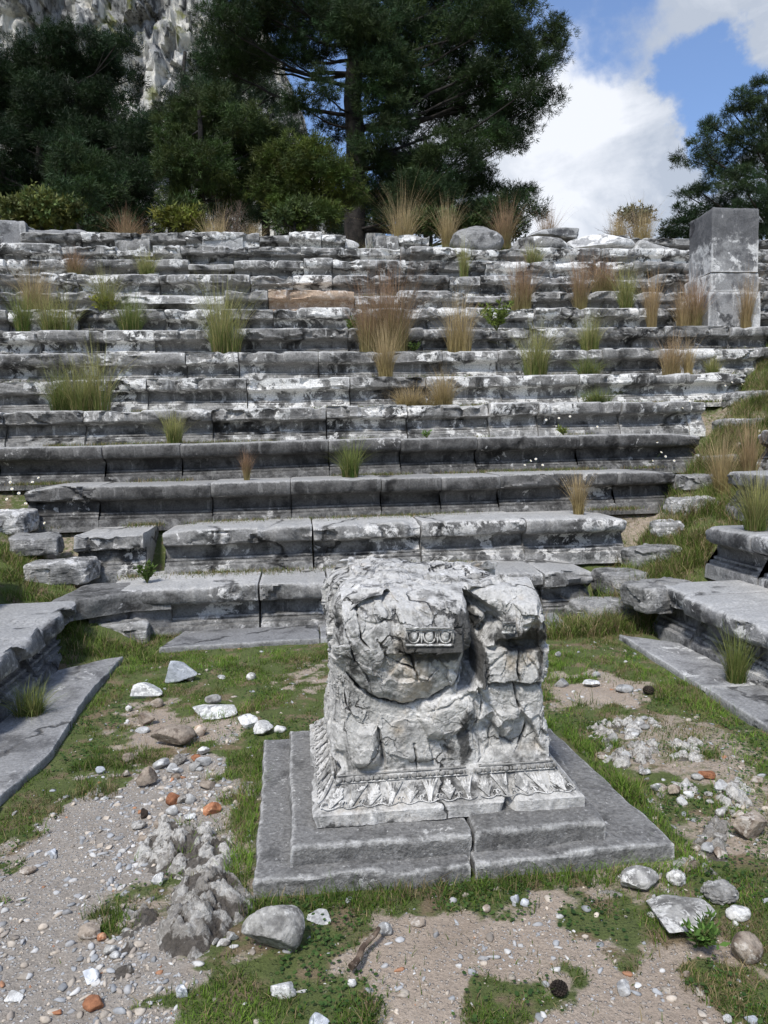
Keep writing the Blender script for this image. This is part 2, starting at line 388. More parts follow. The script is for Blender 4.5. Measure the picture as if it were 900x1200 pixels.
# ------------------------------------------------------------------ ground
XL, XR = -1.70, 2.70            # lips of the lowest wing seats
def stair_par(x, y):
    """(mask, distance along) of the two diagonal stairways"""
    a = x-y+3.02; b = x+y-4.10
    mr = sst(.75, .45, np.abs(a))*sst(5.35, 5.6, y)*sst(15.5, 14.5, y)*(x > 1.2)
    ml = sst(.70, .42, np.abs(b))*sst(5.2, 5.45, y)*sst(15.5, 14.5, y)*(x < -.8)
    sr = (y+x+3.02)/2; sl = (y-x+4.10)/2
    return mr, ml, sr, sl
def dirt_mask(x, y):
    """1 where bare soil / gravel shows, second value: 1 where gravel"""
    pw = lambda pts: [tuple(atZ(a, b, 0.)[:2]) for a, b in pts]
    n = fbm(xyz(x*2.2, y*2.2), 4, 3).reshape(x.shape)*.26+fbm(xyz(x*9, y*9), 3, 8).reshape(x.shape)*.22+fbm(xyz(x*30, y*30), 2, 9).reshape(x.shape)*.08
    grav = pw([(-60, 1060), (60, 960), (130, 905), (180, 880), (262, 868), (285, 925), (262, 950), (190, 985), (150, 1040), (120, 1090), (170, 1150), (140, 1215), (-60, 1260)])
    soils = [pw([(400, 1095), (455, 1050), (560, 1045), (640, 1035), (700, 1062), (745, 1110), (830, 1095), (960, 1110), (960, 1260), (400, 1260)]),
             pw([(655, 790), (725, 785), (740, 815), (650, 822)]), pw([(310, 785), (380, 778), (382, 812), (330, 815)]),
             pw([(150, 830), (235, 820), (300, 850), (262, 868), (170, 880), (140, 860)]),
             pw([(700, 835), (835, 850), (905, 880), (960, 960), (960, 1000), (860, 1000), (770, 960), (740, 905), (690, 870)]),
             pw([(130, 980), (285, 960), (300, 1040), (280, 1120), (130, 1130)]),
             pw([(630, 1000), (760, 1010), (760, 1040), (640, 1045)])]
    wts = [1., 1., .9, .8, .55, .5, .6]
    g = sst(-.08, .08, sdpoly(x, y, grav)+n)
    s = g*0
    isl = 1-.95*sst(.12, .34, fbm(xyz(x*4.2+3, y*4.2), 4, 33)).reshape(x.shape)
    wts = [w*isl for w in wts]
    for q, w in zip(soils, wts): s = np.maximum(s, w*sst(-.10, .10, sdpoly(x, y, q)+n*.8))
    return np.clip(np.maximum(g, s), 0, 1), g
def ground_z(x, y):
    d = np.maximum(np.maximum(y-D1, XL-x), x-XR-.0)
    z = RS*np.maximum(d, 0)/TR
    top = 5.36
    mr, ml, sr, sl = stair_par(x, y)
    zt = np.where(d > 0, z-.17, 0)
    zt = np.where(d > 0, np.maximum(zt, -.25), zt)
    zs = np.where(x > 0, RS/TR*(sr-5.46), RS/TR*(sl-5.46))-.11
    zt = lerp(zt, np.maximum(zs, 0), np.maximum(mr, ml))
    zt = np.minimum(zt, top+np.maximum(d-9., 0)*.035)
    n = fbm(xyz(x*.9, y*.9), 3, 21).reshape(x.shape)*.02+fbm(xyz(x*6, y*6), 4, 22).reshape(x.shape)*.012
    edge = sst(.0, .4, d)
    far = sst(20, 60, np.hypot(x, y))
    n = n*(1+edge*.6)+far*fbm(xyz(x*.03, y*.03), 3, 5).reshape(x.shape)*2.5
    s1 = sst(-.05, -.4, d)                      # slightly dished floor
    return zt+n-.012*s1
def gzf(x, y): return float(ground_z(np.array([float(x)]), np.array([float(y)]))[0])
def build_ground():
    xs = np.concatenate([-np.geomspace(900, 14, 22), np.arange(-13.6, -2.2, .35), np.arange(-2.2, 3.4, .026), np.arange(3.4, 16, .35), np.geomspace(16.5, 900, 22)])
    ys = np.concatenate([-np.geomspace(900, 4, 22), np.arange(-3.5, 1.3, .3), np.arange(1.3, 7.2, .026), np.arange(7.2, 17, .12), np.geomspace(17.3, 1500, 34)])
    X, Y = np.meshgrid(xs, ys); Z = ground_z(X, Y)
    V = np.stack([X, Y, Z], -1).reshape(-1, 3); nx = len(xs)
    i = np.arange(len(ys)-1)[:, None]; j = np.arange(nx-1)[None]
    q = np.stack([i*nx+j, i*nx+j+1, (i+1)*nx+j+1, (i+1)*nx+j], -1).reshape(-1, 4)
    d, g = dirt_mask(X, Y)
    inn = (X > -2.6) & (X < 3.6) & (Y < 7)
    grass = np.where(inn, 1-d, .62+.45*fbm(xyz(X*2.4, Y*2.4), 3, 4).reshape(X.shape))
    t = np.stack([grass.ravel(), g.ravel(), np.zeros(X.size)], 1)
    o = amesh('ground', V, q, M['ground'], None, 180, {'tint': t}); tag(o, kind='structure', label='earthen floor and slope, partly grassed and partly gravelly'); return o
build_ground()
# ------------------------------------------------------------------ seat rows
PROF = np.array([(.95, .397), (.55, .397), (.30, .397), (.18, .397), (.12, .397), (.085, .397), (.055, .396), (.030, .391), (.012, .380), (.003, .362), (0, .340), (0, .315),
        (.003, .295), (.010, .276), (.022, .262), (.040, .253), (.070, .247), (.125, .240), (.165, .226), (.188, .200), (.196, .172), (.194, .140),
        (.190, .126), (.158, .120), (.154, .104), (.160, .094), (.122, .088), (.116, .074), (.118, .062), (.080, .054), (.074, .034), (.074, .0), (.074, -.06), (.95, -.06)])
PROF[:, 0] = np.where(PROF[:, 1] < .25, np.where(PROF[:, 0] < .5, PROF[:, 0]*.92, PROF[:, 0]), PROF[:, 0])
def seat_block(parent, s0, s1, mapf, k, seed, brk=.3, rough=0., res=.022, drop=0., mat='seat', proud=0., end0=0., end1=0., dz=0.):
    """one marble seat block: s runs along the row, d goes back into the seating"""
    r = np.random.default_rng(seed)
    g = (.002+.002*r.random()) if k in (3, 4) else .004+.005*r.random()
    n = max(6, int((s1-s0)/res)); s = np.linspace(s0+g, s1-g, n); s = np.concatenate([[s0+g+.0], s[1:-1], [s1-g]])
    Pf = PROF; S = s[:, None]+0*Pf[None, :, 0]; d = Pf[None, :, 0]+0*S; z = Pf[None, :, 1]+0*S
    lip = sst(.19, .25, z)*sst(.5, .06, d)
    low = 1-sst(.19, .25, z)
    front = sst(.5, .15, d)
    seed2 = seed*13.7
    nb = lambda fr, sd, o=4: fbm(np.stack([S*fr+seed2, d*fr*2, z*fr*2], -1).reshape(-1, 3), o, sd).reshape(S.shape)
    b1 = fbm(np.stack([s*1.3+seed2, s*0, s*0], -1), 3, 5)
    b = np.clip(brk+b1*1.1, 0, 1)[:, None]
    b = sst(.15, .6, b)
    # broken lip: rounded nose turns into a rough near-vertical fracture, its lower edge rising
    wp_ = np.stack([S*3.0+seed2, d*5, z*5], -1).reshape(-1, 3); fa_, _ = facets(wp_, 44)
    tgt = .040+.030*nb(1.7, 11, 3)+.012*nb(9, 12)+np.maximum(z-.37, 0)*.3+fa_.reshape(S.shape)*.050
    d = lerp(d, np.maximum(d, tgt), lip*b)
    cut = .245+.032*np.interp(s, s, fbm(np.stack([s*4+seed2, s*0, s*0], -1), 3, 31))[:, None]
    under = lip*b*sst(cut+.02, cut-.015, z)
    d = d+under*.05
    chip = np.maximum(0, fbm(np.stack([s*6+seed2, s*0, s*0+3], -1), 3, 17)-.18)[:, None]
    z = z-lip*sst(.33, .39, z)*chip*.085*(.4+brk); d = d+lip*chip*.10*(.4+brk)
    d = d-proud*lip
    d = d+front*(.006+.02*rough)*nb(5, 3)+front*.0025*nb(26, 4, 3)
    d = d+low*front*sst(.5, .9, .5+nb(2.3, 41, 3))*.03*(brk+rough)
    z = z+(.004+.013*rough)*nb(2.5, 6)*sst(.3, .39, z)
    z = z-drop*sst(.2, .3, z)*front
    # ends: worn corners
    ee = np.minimum(s-s0, s1-s); e = np.clip(1-ee/.03, 0, 1)[:, None]**2
    d = d+e*lip*.014; z = z-e*sst(.3, .39, z)*.008
    if end0: d = d+(1-sst(s0, s0+end0, s))[:, None]*lip*(.05+.05*nb(5, 61, 3)); z = z-(1-sst(s0, s0+end0*.8, s))[:, None]*sst(.3, .39, z)*.03
    if end1: d = d+sst(s1-end1, s1, s)[:, None]*lip*(.05+.05*nb(5, 62, 3)); z = z-sst(s1-end1*.8, s1, s)[:, None]*sst(.3, .39, z)*.03
    if rough:
        S = S+rough*.03*nb(4, 8)
        t1, t2 = r.normal(0, .010*rough), r.normal(0, .03*rough)
        mid = (s0+s1)/2; z = z+(S-mid)*t1+sst(.2, .3, z)*t2*.6; d = d+r.normal(0, .03*rough)+(S-mid)*r.normal(0, .02)*rough
        fr = nb(3.1, 71, 4); d = d+lip*rough*.04*fr; z = z+lip*rough*.018*nb(3.4, 72)
    z = z+dz+r.normal(0, .005 if k < 14 else .01)+(S-(s0+s1)/2)*r.normal(0, .006); d = d+r.normal(0, .006)*lip+(S-(s0+s1)/2)*r.normal(0, .006)*front
    if rough > .3: fz, _ = facets(np.stack([S*2.6+seed2, d*3, z*5], -1).reshape(-1, 3), 45); d = d+lip*rough*.05*fz.reshape(S.shape); z = z+lip*rough*.012*fz.reshape(S.shape)
    worn = sst(.36, .395, Pf[None, :, 1]+0*S)*.9+sst(.17, .10, Pf[None, :, 1]+0*S)*.42  # paler on treads and lower risers than on the lip
    W = mapf(S.ravel(), d.ravel(), z.ravel()+RS*(k-1)).reshape(S.shape+(3,))
    V, Fs = ringmesh(W)
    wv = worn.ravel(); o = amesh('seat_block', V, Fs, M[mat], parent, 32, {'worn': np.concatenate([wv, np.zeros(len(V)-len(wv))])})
    return o
def back_map(k):
    Y = Dk(k)
    return lambda s, d, z: np.stack([s, Y+d, z], -1)
def wing_map(k, side):
    x0 = XL-TR*(k-1) if side < 0 else XR+TR*(k-1)
    if side < 0: return lambda s, d, z: np.stack([x0-d, s, z], -1)
    return lambda s, d, z: np.stack([x0+d, -s, z], -1)      # s = -y keeps the winding
ORD = ['', 'lowest', 'second', 'third', 'fourth', 'fifth', 'sixth', 'seventh', 'eighth', 'ninth', 'tenth', 'eleventh', 'twelfth', 'thirteenth', 'fourteenth']
ROWL = {1: 'lowest straight row of grey marble seats, its middle hidden behind the broken altar',
 2: 'second row of marble seats from the ground, lip broken into long rough blocks',
 3: 'third row up, long dark seat row with smooth rounded lip starting at the daisies left',
 4: 'fourth row up, darkest seat row with one unbroken rounded lip across the picture',
 5: 'fifth row up, seat row of square broken lips with white crust over thin mouldings',
 6: 'sixth row up, seats behind the big yellow green grass clumps at far left',
 7: 'seventh row up, thick worn seat row behind the short wide tuft right of centre',
 8: 'eighth row up, seat row whose tread carries the stone pier on the right',
 9: 'ninth row up, broken seats with a green leafy plant growing just before them',
 10: 'tenth row up, uneven seats with one orange tinged fresh break left of centre',
 11: 'eleventh row up, weathered seats level with the lower blocks of the pier',
 12: 'twelfth row up, thin pale weathered seat blocks level with the pier top half',
 13: 'thirteenth row up, second from the crest, ragged pale marble blocks',
 14: 'topmost row of tumbled marble blocks along the crest under the trees'}
def px2x(k, px, py=None):
    return atY(px, py or 500, Dk(k))[0]
JO = {1: [112, 302, 384, 470, 560, 640, 700], 2: [187, 366, 495, 617, 738], 3: [22, 110, 246, 340, 447, 518, 587, 725, 796],
      4: [-200, -110, -10, 118, 210, 385, 470, 560, 680, 824], 5: [-230, -110, 0, 95, 247, 382, 478, 575, 633, 730, 812, 832], 6: [-220, -80, 60, 170, 288, 410, 500, 590, 680, 878]}
LASTX = {}
def rowy(k): return [0, 680, 614, 562, 516, 476, 441, 411, 386, 362, 340, 320, 303, 289, 276][k]
for k in range(1, 15):
    Y = Dk(k)
    if k in JO: js = [px2x(k, p, rowy(k)) for p in JO[k]]
    else:
        r = np.random.default_rng(100+k); x = px2x(k, -230, rowy(k))+r.uniform(-.6, 0); xe = px2x(k, 1050, rowy(k)); js = [x]
        while x < xe: x += r.uniform(.6, 1.7) if k < 11 else r.uniform(.45, 1.5); js.append(x)
    row = thing('stone_seat_row', ((js[0]+js[-1])/2, Y, Zk(k-1)), ROWL[k], 'stone seats', 'straight tiers of stone seats facing the altar')
    mf = back_map(k); r = np.random.default_rng(500+k)
    for i in range(len(js)-1):
        brk = {1: .62, 2: .62, 3: -.05, 4: -.35, 5: .7, 6: .5, 7: .45}.get(k, .55)+r.normal(0, .16)
        rough = {1: .12, 2: .25, 3: 0, 4: 0, 5: .05, 6: .15, 7: .25, 8: .3}.get(k, .55+.07*(k-9))
        e0 = e1 = 0.; drop = 0.
        if k <= 6 and i == 0: e0 = .35
        if k <= 6 and i == len(js)-2: e1 = .5
        if k == 3 and i == 0: brk = .5
        if k >= 9:
            if r.random() < .14 and k < 14: drop = r.uniform(.05, .12)
        pz = r.normal(0, .02) if k >= 7 else 0
        if k == 14 and r.random() < .25: continue
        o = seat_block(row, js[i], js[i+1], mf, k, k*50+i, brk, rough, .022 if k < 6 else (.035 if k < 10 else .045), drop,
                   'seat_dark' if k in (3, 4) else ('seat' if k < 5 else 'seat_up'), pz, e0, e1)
        if k == 10 and abs((js[i]+js[i+1])/2-px2x(10, 365, 345)) < .5:
            o.data.materials[0] = M['orange']; o['label'] = 'seat block with an orange tinged fresh break'
# wings
def wing(k, side, joints, label, **kw):
    row = thing('stone_seat_row', ((XL-TR*(k-1) if side < 0 else XR+TR*(k-1)), sum((joints[0], joints[-1]))/2, Zk(k-1)), label, 'stone seats', 'side tiers of stone seats')
    for i in range(len(joints)-1):
        a, b = joints[i], joints[i+1]
        if side > 0: a, b = -b, -a
        seat_block(row, a, b, wing_map(k, side), k, 900+k*40+i+(side > 0)*400, kw.get('brk', .3), kw.get('rough', .1), .022 if k < 3 else .04, 0., 'wing',
                   end0=.2 if (side > 0 and i == len(joints)-2) else 0., end1=.12 if (side < 0 and i == len(joints)-2) else 0.)
wing(1, -1, [1.0, 2.5, 3.9, 5.0, 5.90], 'dark bluish side seat nearest the left frame edge, above the cracked paving slab', brk=.45, rough=.15)
wing(2, -1, [2.5, 3.9, 5.2, 6.15], 'end of a dark side seat at the left frame edge, above the nearest one', brk=.4)
wing(3, -1, [3.6, 5.2, 6.7], 'third side seat up on the left, behind the dark seat end', brk=.3)
wing(1, 1, [1.2, 2.6, 3.9, 5.0, 5.58], 'lowest side seat at the right edge, above the long paving slab', brk=.4, rough=.15)
wing(2, 1, [2.5, 4.0, 5.2, 5.95], 'second side seat at the right edge, smooth rounded lip with one white patch', brk=-.35, rough=0.)
wing(3, 1, [4.0, 5.6, 6.75], 'third side seat at the right edge, short pale block beside tall grass', brk=.3)
wing(4, 1, [4.5, 6.1, 7.3], 'fourth side seat at the right edge, half hidden in stair grass', brk=.3)
wing(5, 1, [5.0, 6.8, 8.0], 'fifth side seat at the right edge, where the grassy stair meets it', brk=.3)
wing(6, 1, [6.0, 7.6, 8.7], 'sixth side seat at the right edge, a thin pale strip above the stair', brk=.3)
# ------------------------------------------------------------------ paving slabs, steps, loose blocks
def prism(poly, z0, z1, seed, res=.03, bev=.012, amp=.006, tiltx=0., tilty=0., side_amp=.01):
    """rough stone slab with the outline poly"""
    P = np.array(poly, float); c = P.mean(0)
    if np.cross(P[1]-P[0], P[2]-P[1]) < 0: P = P[::-1]
    L = np.linalg.norm(np.roll(P, -1, 0)-P, axis=1); pts = []
    for i in range(len(P)):
        n = max(2, int(L[i]/res)); t = np.arange(n)/n
        pts.append(P[i]+(P[(i+1) % len(P)]-P[i])*t[:, None])
    B = np.concatenate(pts); n = len(B)
    jag = fbm(np.stack([B[:, 0]*5+seed, B[:, 1]*5, B[:, 0]*0], -1), 4, seed)
    T = np.roll(B, -1, 0)-np.roll(B, 1, 0); N = np.stack([T[:, 1], -T[:, 0]], 1); N /= np.linalg.norm(N, axis=1)[:, None]+1e-9
    for _ in range(3): N = (np.roll(N, 1, 0)+N+np.roll(N, -1, 0)); N /= np.linalg.norm(N, axis=1)[:, None]+1e-9
    lev = []
    H = z1-z0; nz = max(3, int(H/res)+1)
    for t in np.linspace(0, 1, nz): lev.append((0., z0+(H-bev)*t))
    lev += [(-bev*.35, z1-bev*.3), (-bev, z1)]
    sz = min(np.ptp(P[:, 0]), np.ptp(P[:, 1]))/2
    R = []
    for off, z in lev:
        a = fbm(np.stack([B[:, 0]*7+seed, B[:, 1]*7, np.full(n, z*9)], -1), 4, seed+3)
        q = B+N*(off+side_amp*(a+jag))[:, None]
        R.append(np.concatenate([q, np.full((n, 1), z)], 1))
    top = R[-1][:, :2]
    m = max(3, int(sz/res))
    for t in np.linspace(0, 1, m+1)[1:]:
        q = top+(c-top)*(t*.985); R.append(np.concatenate([q, np.full((n, 1), z1)], 1))
    R = np.array(R); V, Fs = ringmesh(R)
    up = sst(z1-bev*1.5, z1, V[:, 2]); V[:, 2] += up*amp*fbm(np.stack([V[:, 0]*6, V[:, 1]*6, V[:, 0]*0+seed], -1), 5, seed+9)
    V[:, 2] += (V[:, 0]-c[0])*tiltx+(V[:, 1]-c[1])*tilty
    return V, Fs
def pz(pts, z): return [tuple(atZ(a, b, z)[:2]) for a, b in pts]
def slab(name, poly, z0, z1, seed, label, cat, mat='slab', group=None, **k):
    V, Fs = prism(poly, z0, z1, seed, **k)
    c = np.array(poly).mean(0)
    return tag(amesh(name, V, Fs, M[mat], None, 35, origin=(c[0], c[1], z0)), label, cat, group)
G1 = 'paving slabs at the foot of the seats'
slab('paving_slab', [(-1.72, 1.6), (-1.31, 1.6), (-1.36, 3.26), (-1.72, 3.36)], -.1, .035, 1, 'bare paving slab below the left side seat, nearest the camera', 'slab', group=G1)
slab('paving_slab', [(-1.72, 3.37), (-1.365, 3.275), (-1.30, 3.8), (-1.36, 4.6), (-1.34, 5.48), (-1.50, 5.40), (-1.72, 5.2)], -.1, .036, 2, 'long cracked bluish slab below the left side seat, pointed at its far end', 'slab', group=G1)
slab('paving_slab', [(2.36, 2.2), (2.74, 2.2), (2.74, 4.1), (2.38, 4.1)], -.1, .035, 3, 'nearer slab below the right side seat, cut by the right frame edge', 'slab', group=G1)
slab('paving_slab', [(2.38, 4.11), (2.74, 4.11), (2.72, 5.05), (2.40, 5.36)], -.1, .034, 4, 'farther slab below the right side seat, its tip in the grass', 'slab', group=G1)
slab('paving_slab', [(-1.12, 5.66), (.10, 5.70), (.10, 6.15), (-1.0, 6.15)], -.1, .035, 5, 'long slab at the foot of the lowest seats, left of the altar', 'slab', group=G1)
slab('paving_slab', [(.11, 5.70), (1.35, 5.70), (1.35, 6.15), (.11, 6.15)], -.1, .034, 6, 'slab at the foot of the lowest seats, just left of the altar and behind it', 'slab', group=G1)
slab('paving_slab', [(1.36, 5.66), (2.12, 5.68), (2.16, 6.15), (1.36, 6.15)], -.1, .036, 7, 'short slab end at the foot of the lowest seats, right of the altar', 'slab', group=G1)
def stp(px0, px1, py, seed, label, depth=.36, h=.22, mat='step', skew=0., up=0., zz=None, bev=.03):
    """a worn step: its front top edge seen at px0..px1, py, lying on the stair's slope"""
    d = ray((px0+px1)/2, py); k = RS/TR          # z = k*(Y-5.46)+up
    tt = (EYE+k*5.46-up)/(k*d[1]-d[2]) if zz is None else (zz-EYE)/d[2]
    P = np.array([0, 0, EYE])+d*tt; Y, z = P[1], P[2]
    x0 = atY(px0, py, Y)[0]; x1 = atY(px1, py, Y)[0]
    V, Fc = ico(5); r = np.random.default_rng(seed)
    n = 9.; rad = (np.abs(V[:, 0])**n*1.+np.abs(V[:, 1])**n+np.abs(V[:, 2])**n)**(-1/n); P_ = V*rad[:, None]
    dims = np.array([(x1-x0)/2, depth/2, h/2])
    P_ = P_*(1-.10*np.abs(P_[:, [1, 2, 0]])*r.uniform(.0, 1.2, 3))
    W = P_*dims*1.03; W[:, 0] += (P_[:, 2] < 0)*0; W[:, 0] += P_[:, 1]*r.uniform(-.05, .05); W[:, 1] -= P_[:, 0]*skew*.5
    for q in range(4):                       # broken corners
        nn = r.normal(size=3); nn[2] = abs(nn[2])*.7; nn /= np.linalg.norm(nn); e = W@nn; lim = e.max()*r.uniform(.88, .97); W = W-np.maximum(e-lim, 0)[:, None]*nn*.9
    Nn = V*np.array([1, 1, .8]); W = W+Nn*(.020*fbm(W*5+seed, 4, seed)+.020*facets(W*6+seed, seed)[0]+.008*fbm(W*25+seed, 4, seed+1))[:, None]
    W[:, 2] += .016*fbm(W*np.array([4, 4, 30.])+seed, 3, seed+5)*(np.abs(P_[:, 2]) < .8)
    c = np.array([(x0+x1)/2, Y+depth/2, z-h/2-.01])
    return tag(amesh('stone_step', W+c, Fc, M[mat], None, 45, origin=(c[0], c[1], z-h)), label, 'step', 'blocks of the corner stairways')
stp(690, 762, 708, 11, 'bottom step of the right stairway, flat block beside the lowest seats', .42, .2, up=.02)
stp(716, 762, 672, 12, 'second step of the right stairway, flat slab behind the bottom one', .42, .2, up=.0)
stp(752, 822, 686, 19, 'cracked rough block at the corner where right stairway meets the lowest side seat', .40, .20, 'step', -.15, zz=.41)
stp(742, 802, 641, 13, 'narrow grey step half buried in grass above the second step', .3, .2)
stp(772, 808, 611, 14, 'small buried slab in the middle of the grassy right stairway', .3, .15)
stp(797, 843, 583, 15, 'squarish pale block on the right stairway below the side seat', .3, .24, up=.05)
stp(803, 850, 556, 16, 'thin pale step of the right stairway behind the squarish block', .4, .16, up=.02)
stp(832, 872, 532, 17, 'half hidden upper step of the right stairway among dry grass', .35, .16)
stp(860, 925, 489, 18, 'pale step of the right stairway cut by the frame edge, above the half hidden one', .5, .2)
stp(866, 940, 516, 20, 'bluish pale step of the right stairway at the frame edge, below the pale one', .5, .2)
stp(872, 950, 456, 25, 'highest visible step of the right stairway, at the frame edge', .5, .2)
stp(95, 170, 730, 21, 'bottom step of the left stairway, rounded worn block in the corner', .40, .2, 'step', .1, zz=.17, bev=.045)
stp(25, 102, 659, 22, 'long worn step in the left stairway below the broken second row', .36, .2, 'step', -.1, bev=.045)
stp(2, 62, 630, 23, 'thin grey slab of the left stairway near the frame edge', .45, .16, 'step')
stp(-30, 27, 600, 24, 'upper block of the left stairway cut by the frame edge', .45, .22, 'step')
# displaced block at the left end of row 2, and the low curved bench end of row 1
_b = thing('seat_fragment', (px2x(2, 135, 620), Dk(2), Zk(1)), 'short broken seat block with a dark cracked face at left end of the second row', 'stone block')
_o = seat_block(_b, px2x(2, 83, 620), px2x(2, 167, 620), back_map(2), 2, 777, .9, .5, .02, 0, 'seat'); 
_b = thing('seat_fragment', (px2x(1, 95, 690), Dk(1), 0), 'thin broken seat end joining the lowest row to the left side seat', 'stone block')
blk2 = prism([(-1.98, 5.80), (-1.72, 5.93), (-1.42, 6.12), (-1.10, 6.16), (-1.10, 6.6), (-1.9, 6.6)], .22, .385, 31, bev=.03, side_amp=.02)
amesh('seat_top', blk2[0], blk2[1], M['seat'], _b, 35)
blk3 = prism([(-1.72, 6.02), (-1.5, 6.16), (-1.12, 6.24), (-1.12, 6.7), (-1.9, 6.7)], -.05, .215, 32, bev=.02, side_amp=.03)
amesh('seat_base', blk3[0], blk3[1], M['wing'], _b, 35)
# loose blocks on the crest
def loose(px0, px1, py0, py1, Y, depth, seed, label, shape='block', mat='seat_up', name='loose_block'):
    a = atY(px0, py1, Y); b = atY(px1, py0, Y); zt = b[2]; zb = a[2]-.12
    w = b[0]-a[0]
    if shape == 'block':
        V, Fs = prism([(a[0], Y), (b[0], Y), (b[0]-.02, Y+depth), (a[0]+.03, Y+depth)], zb, zt, seed, res=.05, bev=.05, amp=.03, side_amp=.04)
    else:
        P, Fc = rock_shape(seed, 'slab' if shape == 'flat' else 'round', 4)
        V = P*np.array([w/2, depth/2, (zt-zb)/2])+np.array([(a[0]+b[0])/2, Y+depth/2, (zt+zb)/2]); Fs = Fc
    c = V.mean(0); o = amesh(name, V, Fs, M[mat], None, 35, origin=(c[0], c[1], V[:, 2].min())); return tag(o, label, 'stone block', 'loose blocks lying on the crest')
loose(-12, 29, 258, 288, 14.9, .7, 41, 'tall dark cubic block on the crest at the left frame edge', mat='wing')
o = loose(28, 112, 269, 288, 14.95, .5, 42, 'long grey slab with a slanted right end, beside the cubic block', mat='wing')
for v in o.data.vertices:
    if v.co.x > 0: v.co.z -= max(0, v.co.x-.35)*.22
loose(134, 175, 279, 290, 14.7, .5, 43, 'low pale block on the crest right of the slanted slab')
loose(238, 283, 273, 289, 14.7, .6, 44, 'brightest whitish rectangular block on the crest, left of centre', mat='rockw')
loose(283, 303, 275, 290, 14.75, .5, 45, 'small pale block touching the brightest rectangular one')
loose(304, 418, 272, 291, 14.75, .6, 46, 'long low pale slab on the crest just left of the tall grass', 'flat')
loose(440, 466, 275, 289, 14.7, .5, 47, 'little pale stone on the crest below the tall tan grass')
loose(534, 594, 261, 288, 14.8, .9, 48, 'rounded humped boulder on the crest, layered grey and white', 'round', 'step')
loose(628, 706, 263, 276, 15.0, .9, 49, 'flat dark slab perched highest on the crest against the sky', 'flat', 'pier')
loose(672, 762, 270, 286, 14.6, .8, 50, 'dark slab on the crest under the bare bush', 'flat', 'pier')
loose(594, 676, 274, 290, 14.5, .7, 51, 'pale flat slab on the crest between boulder and dark slabs', 'flat')
loose(730, 800, 272, 291, 14.4, .7, 52, 'pale wedge shaped slab on the crest left of the pier', 'flat', 'step')
loose(890, 960, 292, 306, 14.2, .7, 53, 'pale block at right frame edge beyond the pier')
# ------------------------------------------------------------------ the pier
YP = Dk(8)+.42
def pier():
    zb = Zk(8); a = atY(834, 378, YP); b = atY(889, 378, YP)
    top = atY(860, 243, YP)[2]; m1 = atY(860, 319, YP)[2]; m2 = atY(860, 342, YP)[2]
    xl = atY(834, 300, YP)[0]; xr = atY(889, 300, YP)[0]
    t = thing('stone_pier', ((xl+xr)/2, YP, zb), 'tall squared marble pier with grey stained top block standing on the right rows', 'pier')
    def bx(name, x0, x1, y0, y1, z0, z1, seed, label=None, ch=0.):
        poly = [(x0, y0), (x1-ch, y0), (x1, y0+ch), (x1, y1), (x0-.02, y1)]
        if ch == 0: poly = [(x0, y0), (x1, y0), (x1, y1), (x0, y1)]
        V, Fs = prism(poly, z0, z1, seed, res=.04, bev=.025, amp=.01, side_amp=.010)
        o = amesh(name, V, Fs, M['pier'], t, 32); 
        if label: o['label'] = label
        return o
    # top block: narrow front, receding left flank
    q = atY(812, 250, YP+.62)
    V, Fs = prism([(xl, YP), (xr-.01, YP), (xr+.02, YP+.75), (q[0]+.02, YP+.75)], m1+.004, top, 61, res=.035, bev=.035, amp=.012, side_amp=.012)
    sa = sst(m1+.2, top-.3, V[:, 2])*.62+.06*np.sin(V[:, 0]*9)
    amesh('top_block', V, Fs, M['pier'], t, 32, {'stain_shade': sa})['label'] = 'top block, stained dark grey above and white below'
    bx('middle_block', xl+.0, xr+.02, YP+.01, YP+.8, m2+.004, m1-.004, 62)
    bx('lower_block', xl-.04, xr+.05, YP-.01, YP+.8, zb-.02, m2-.004, 63)
pier()
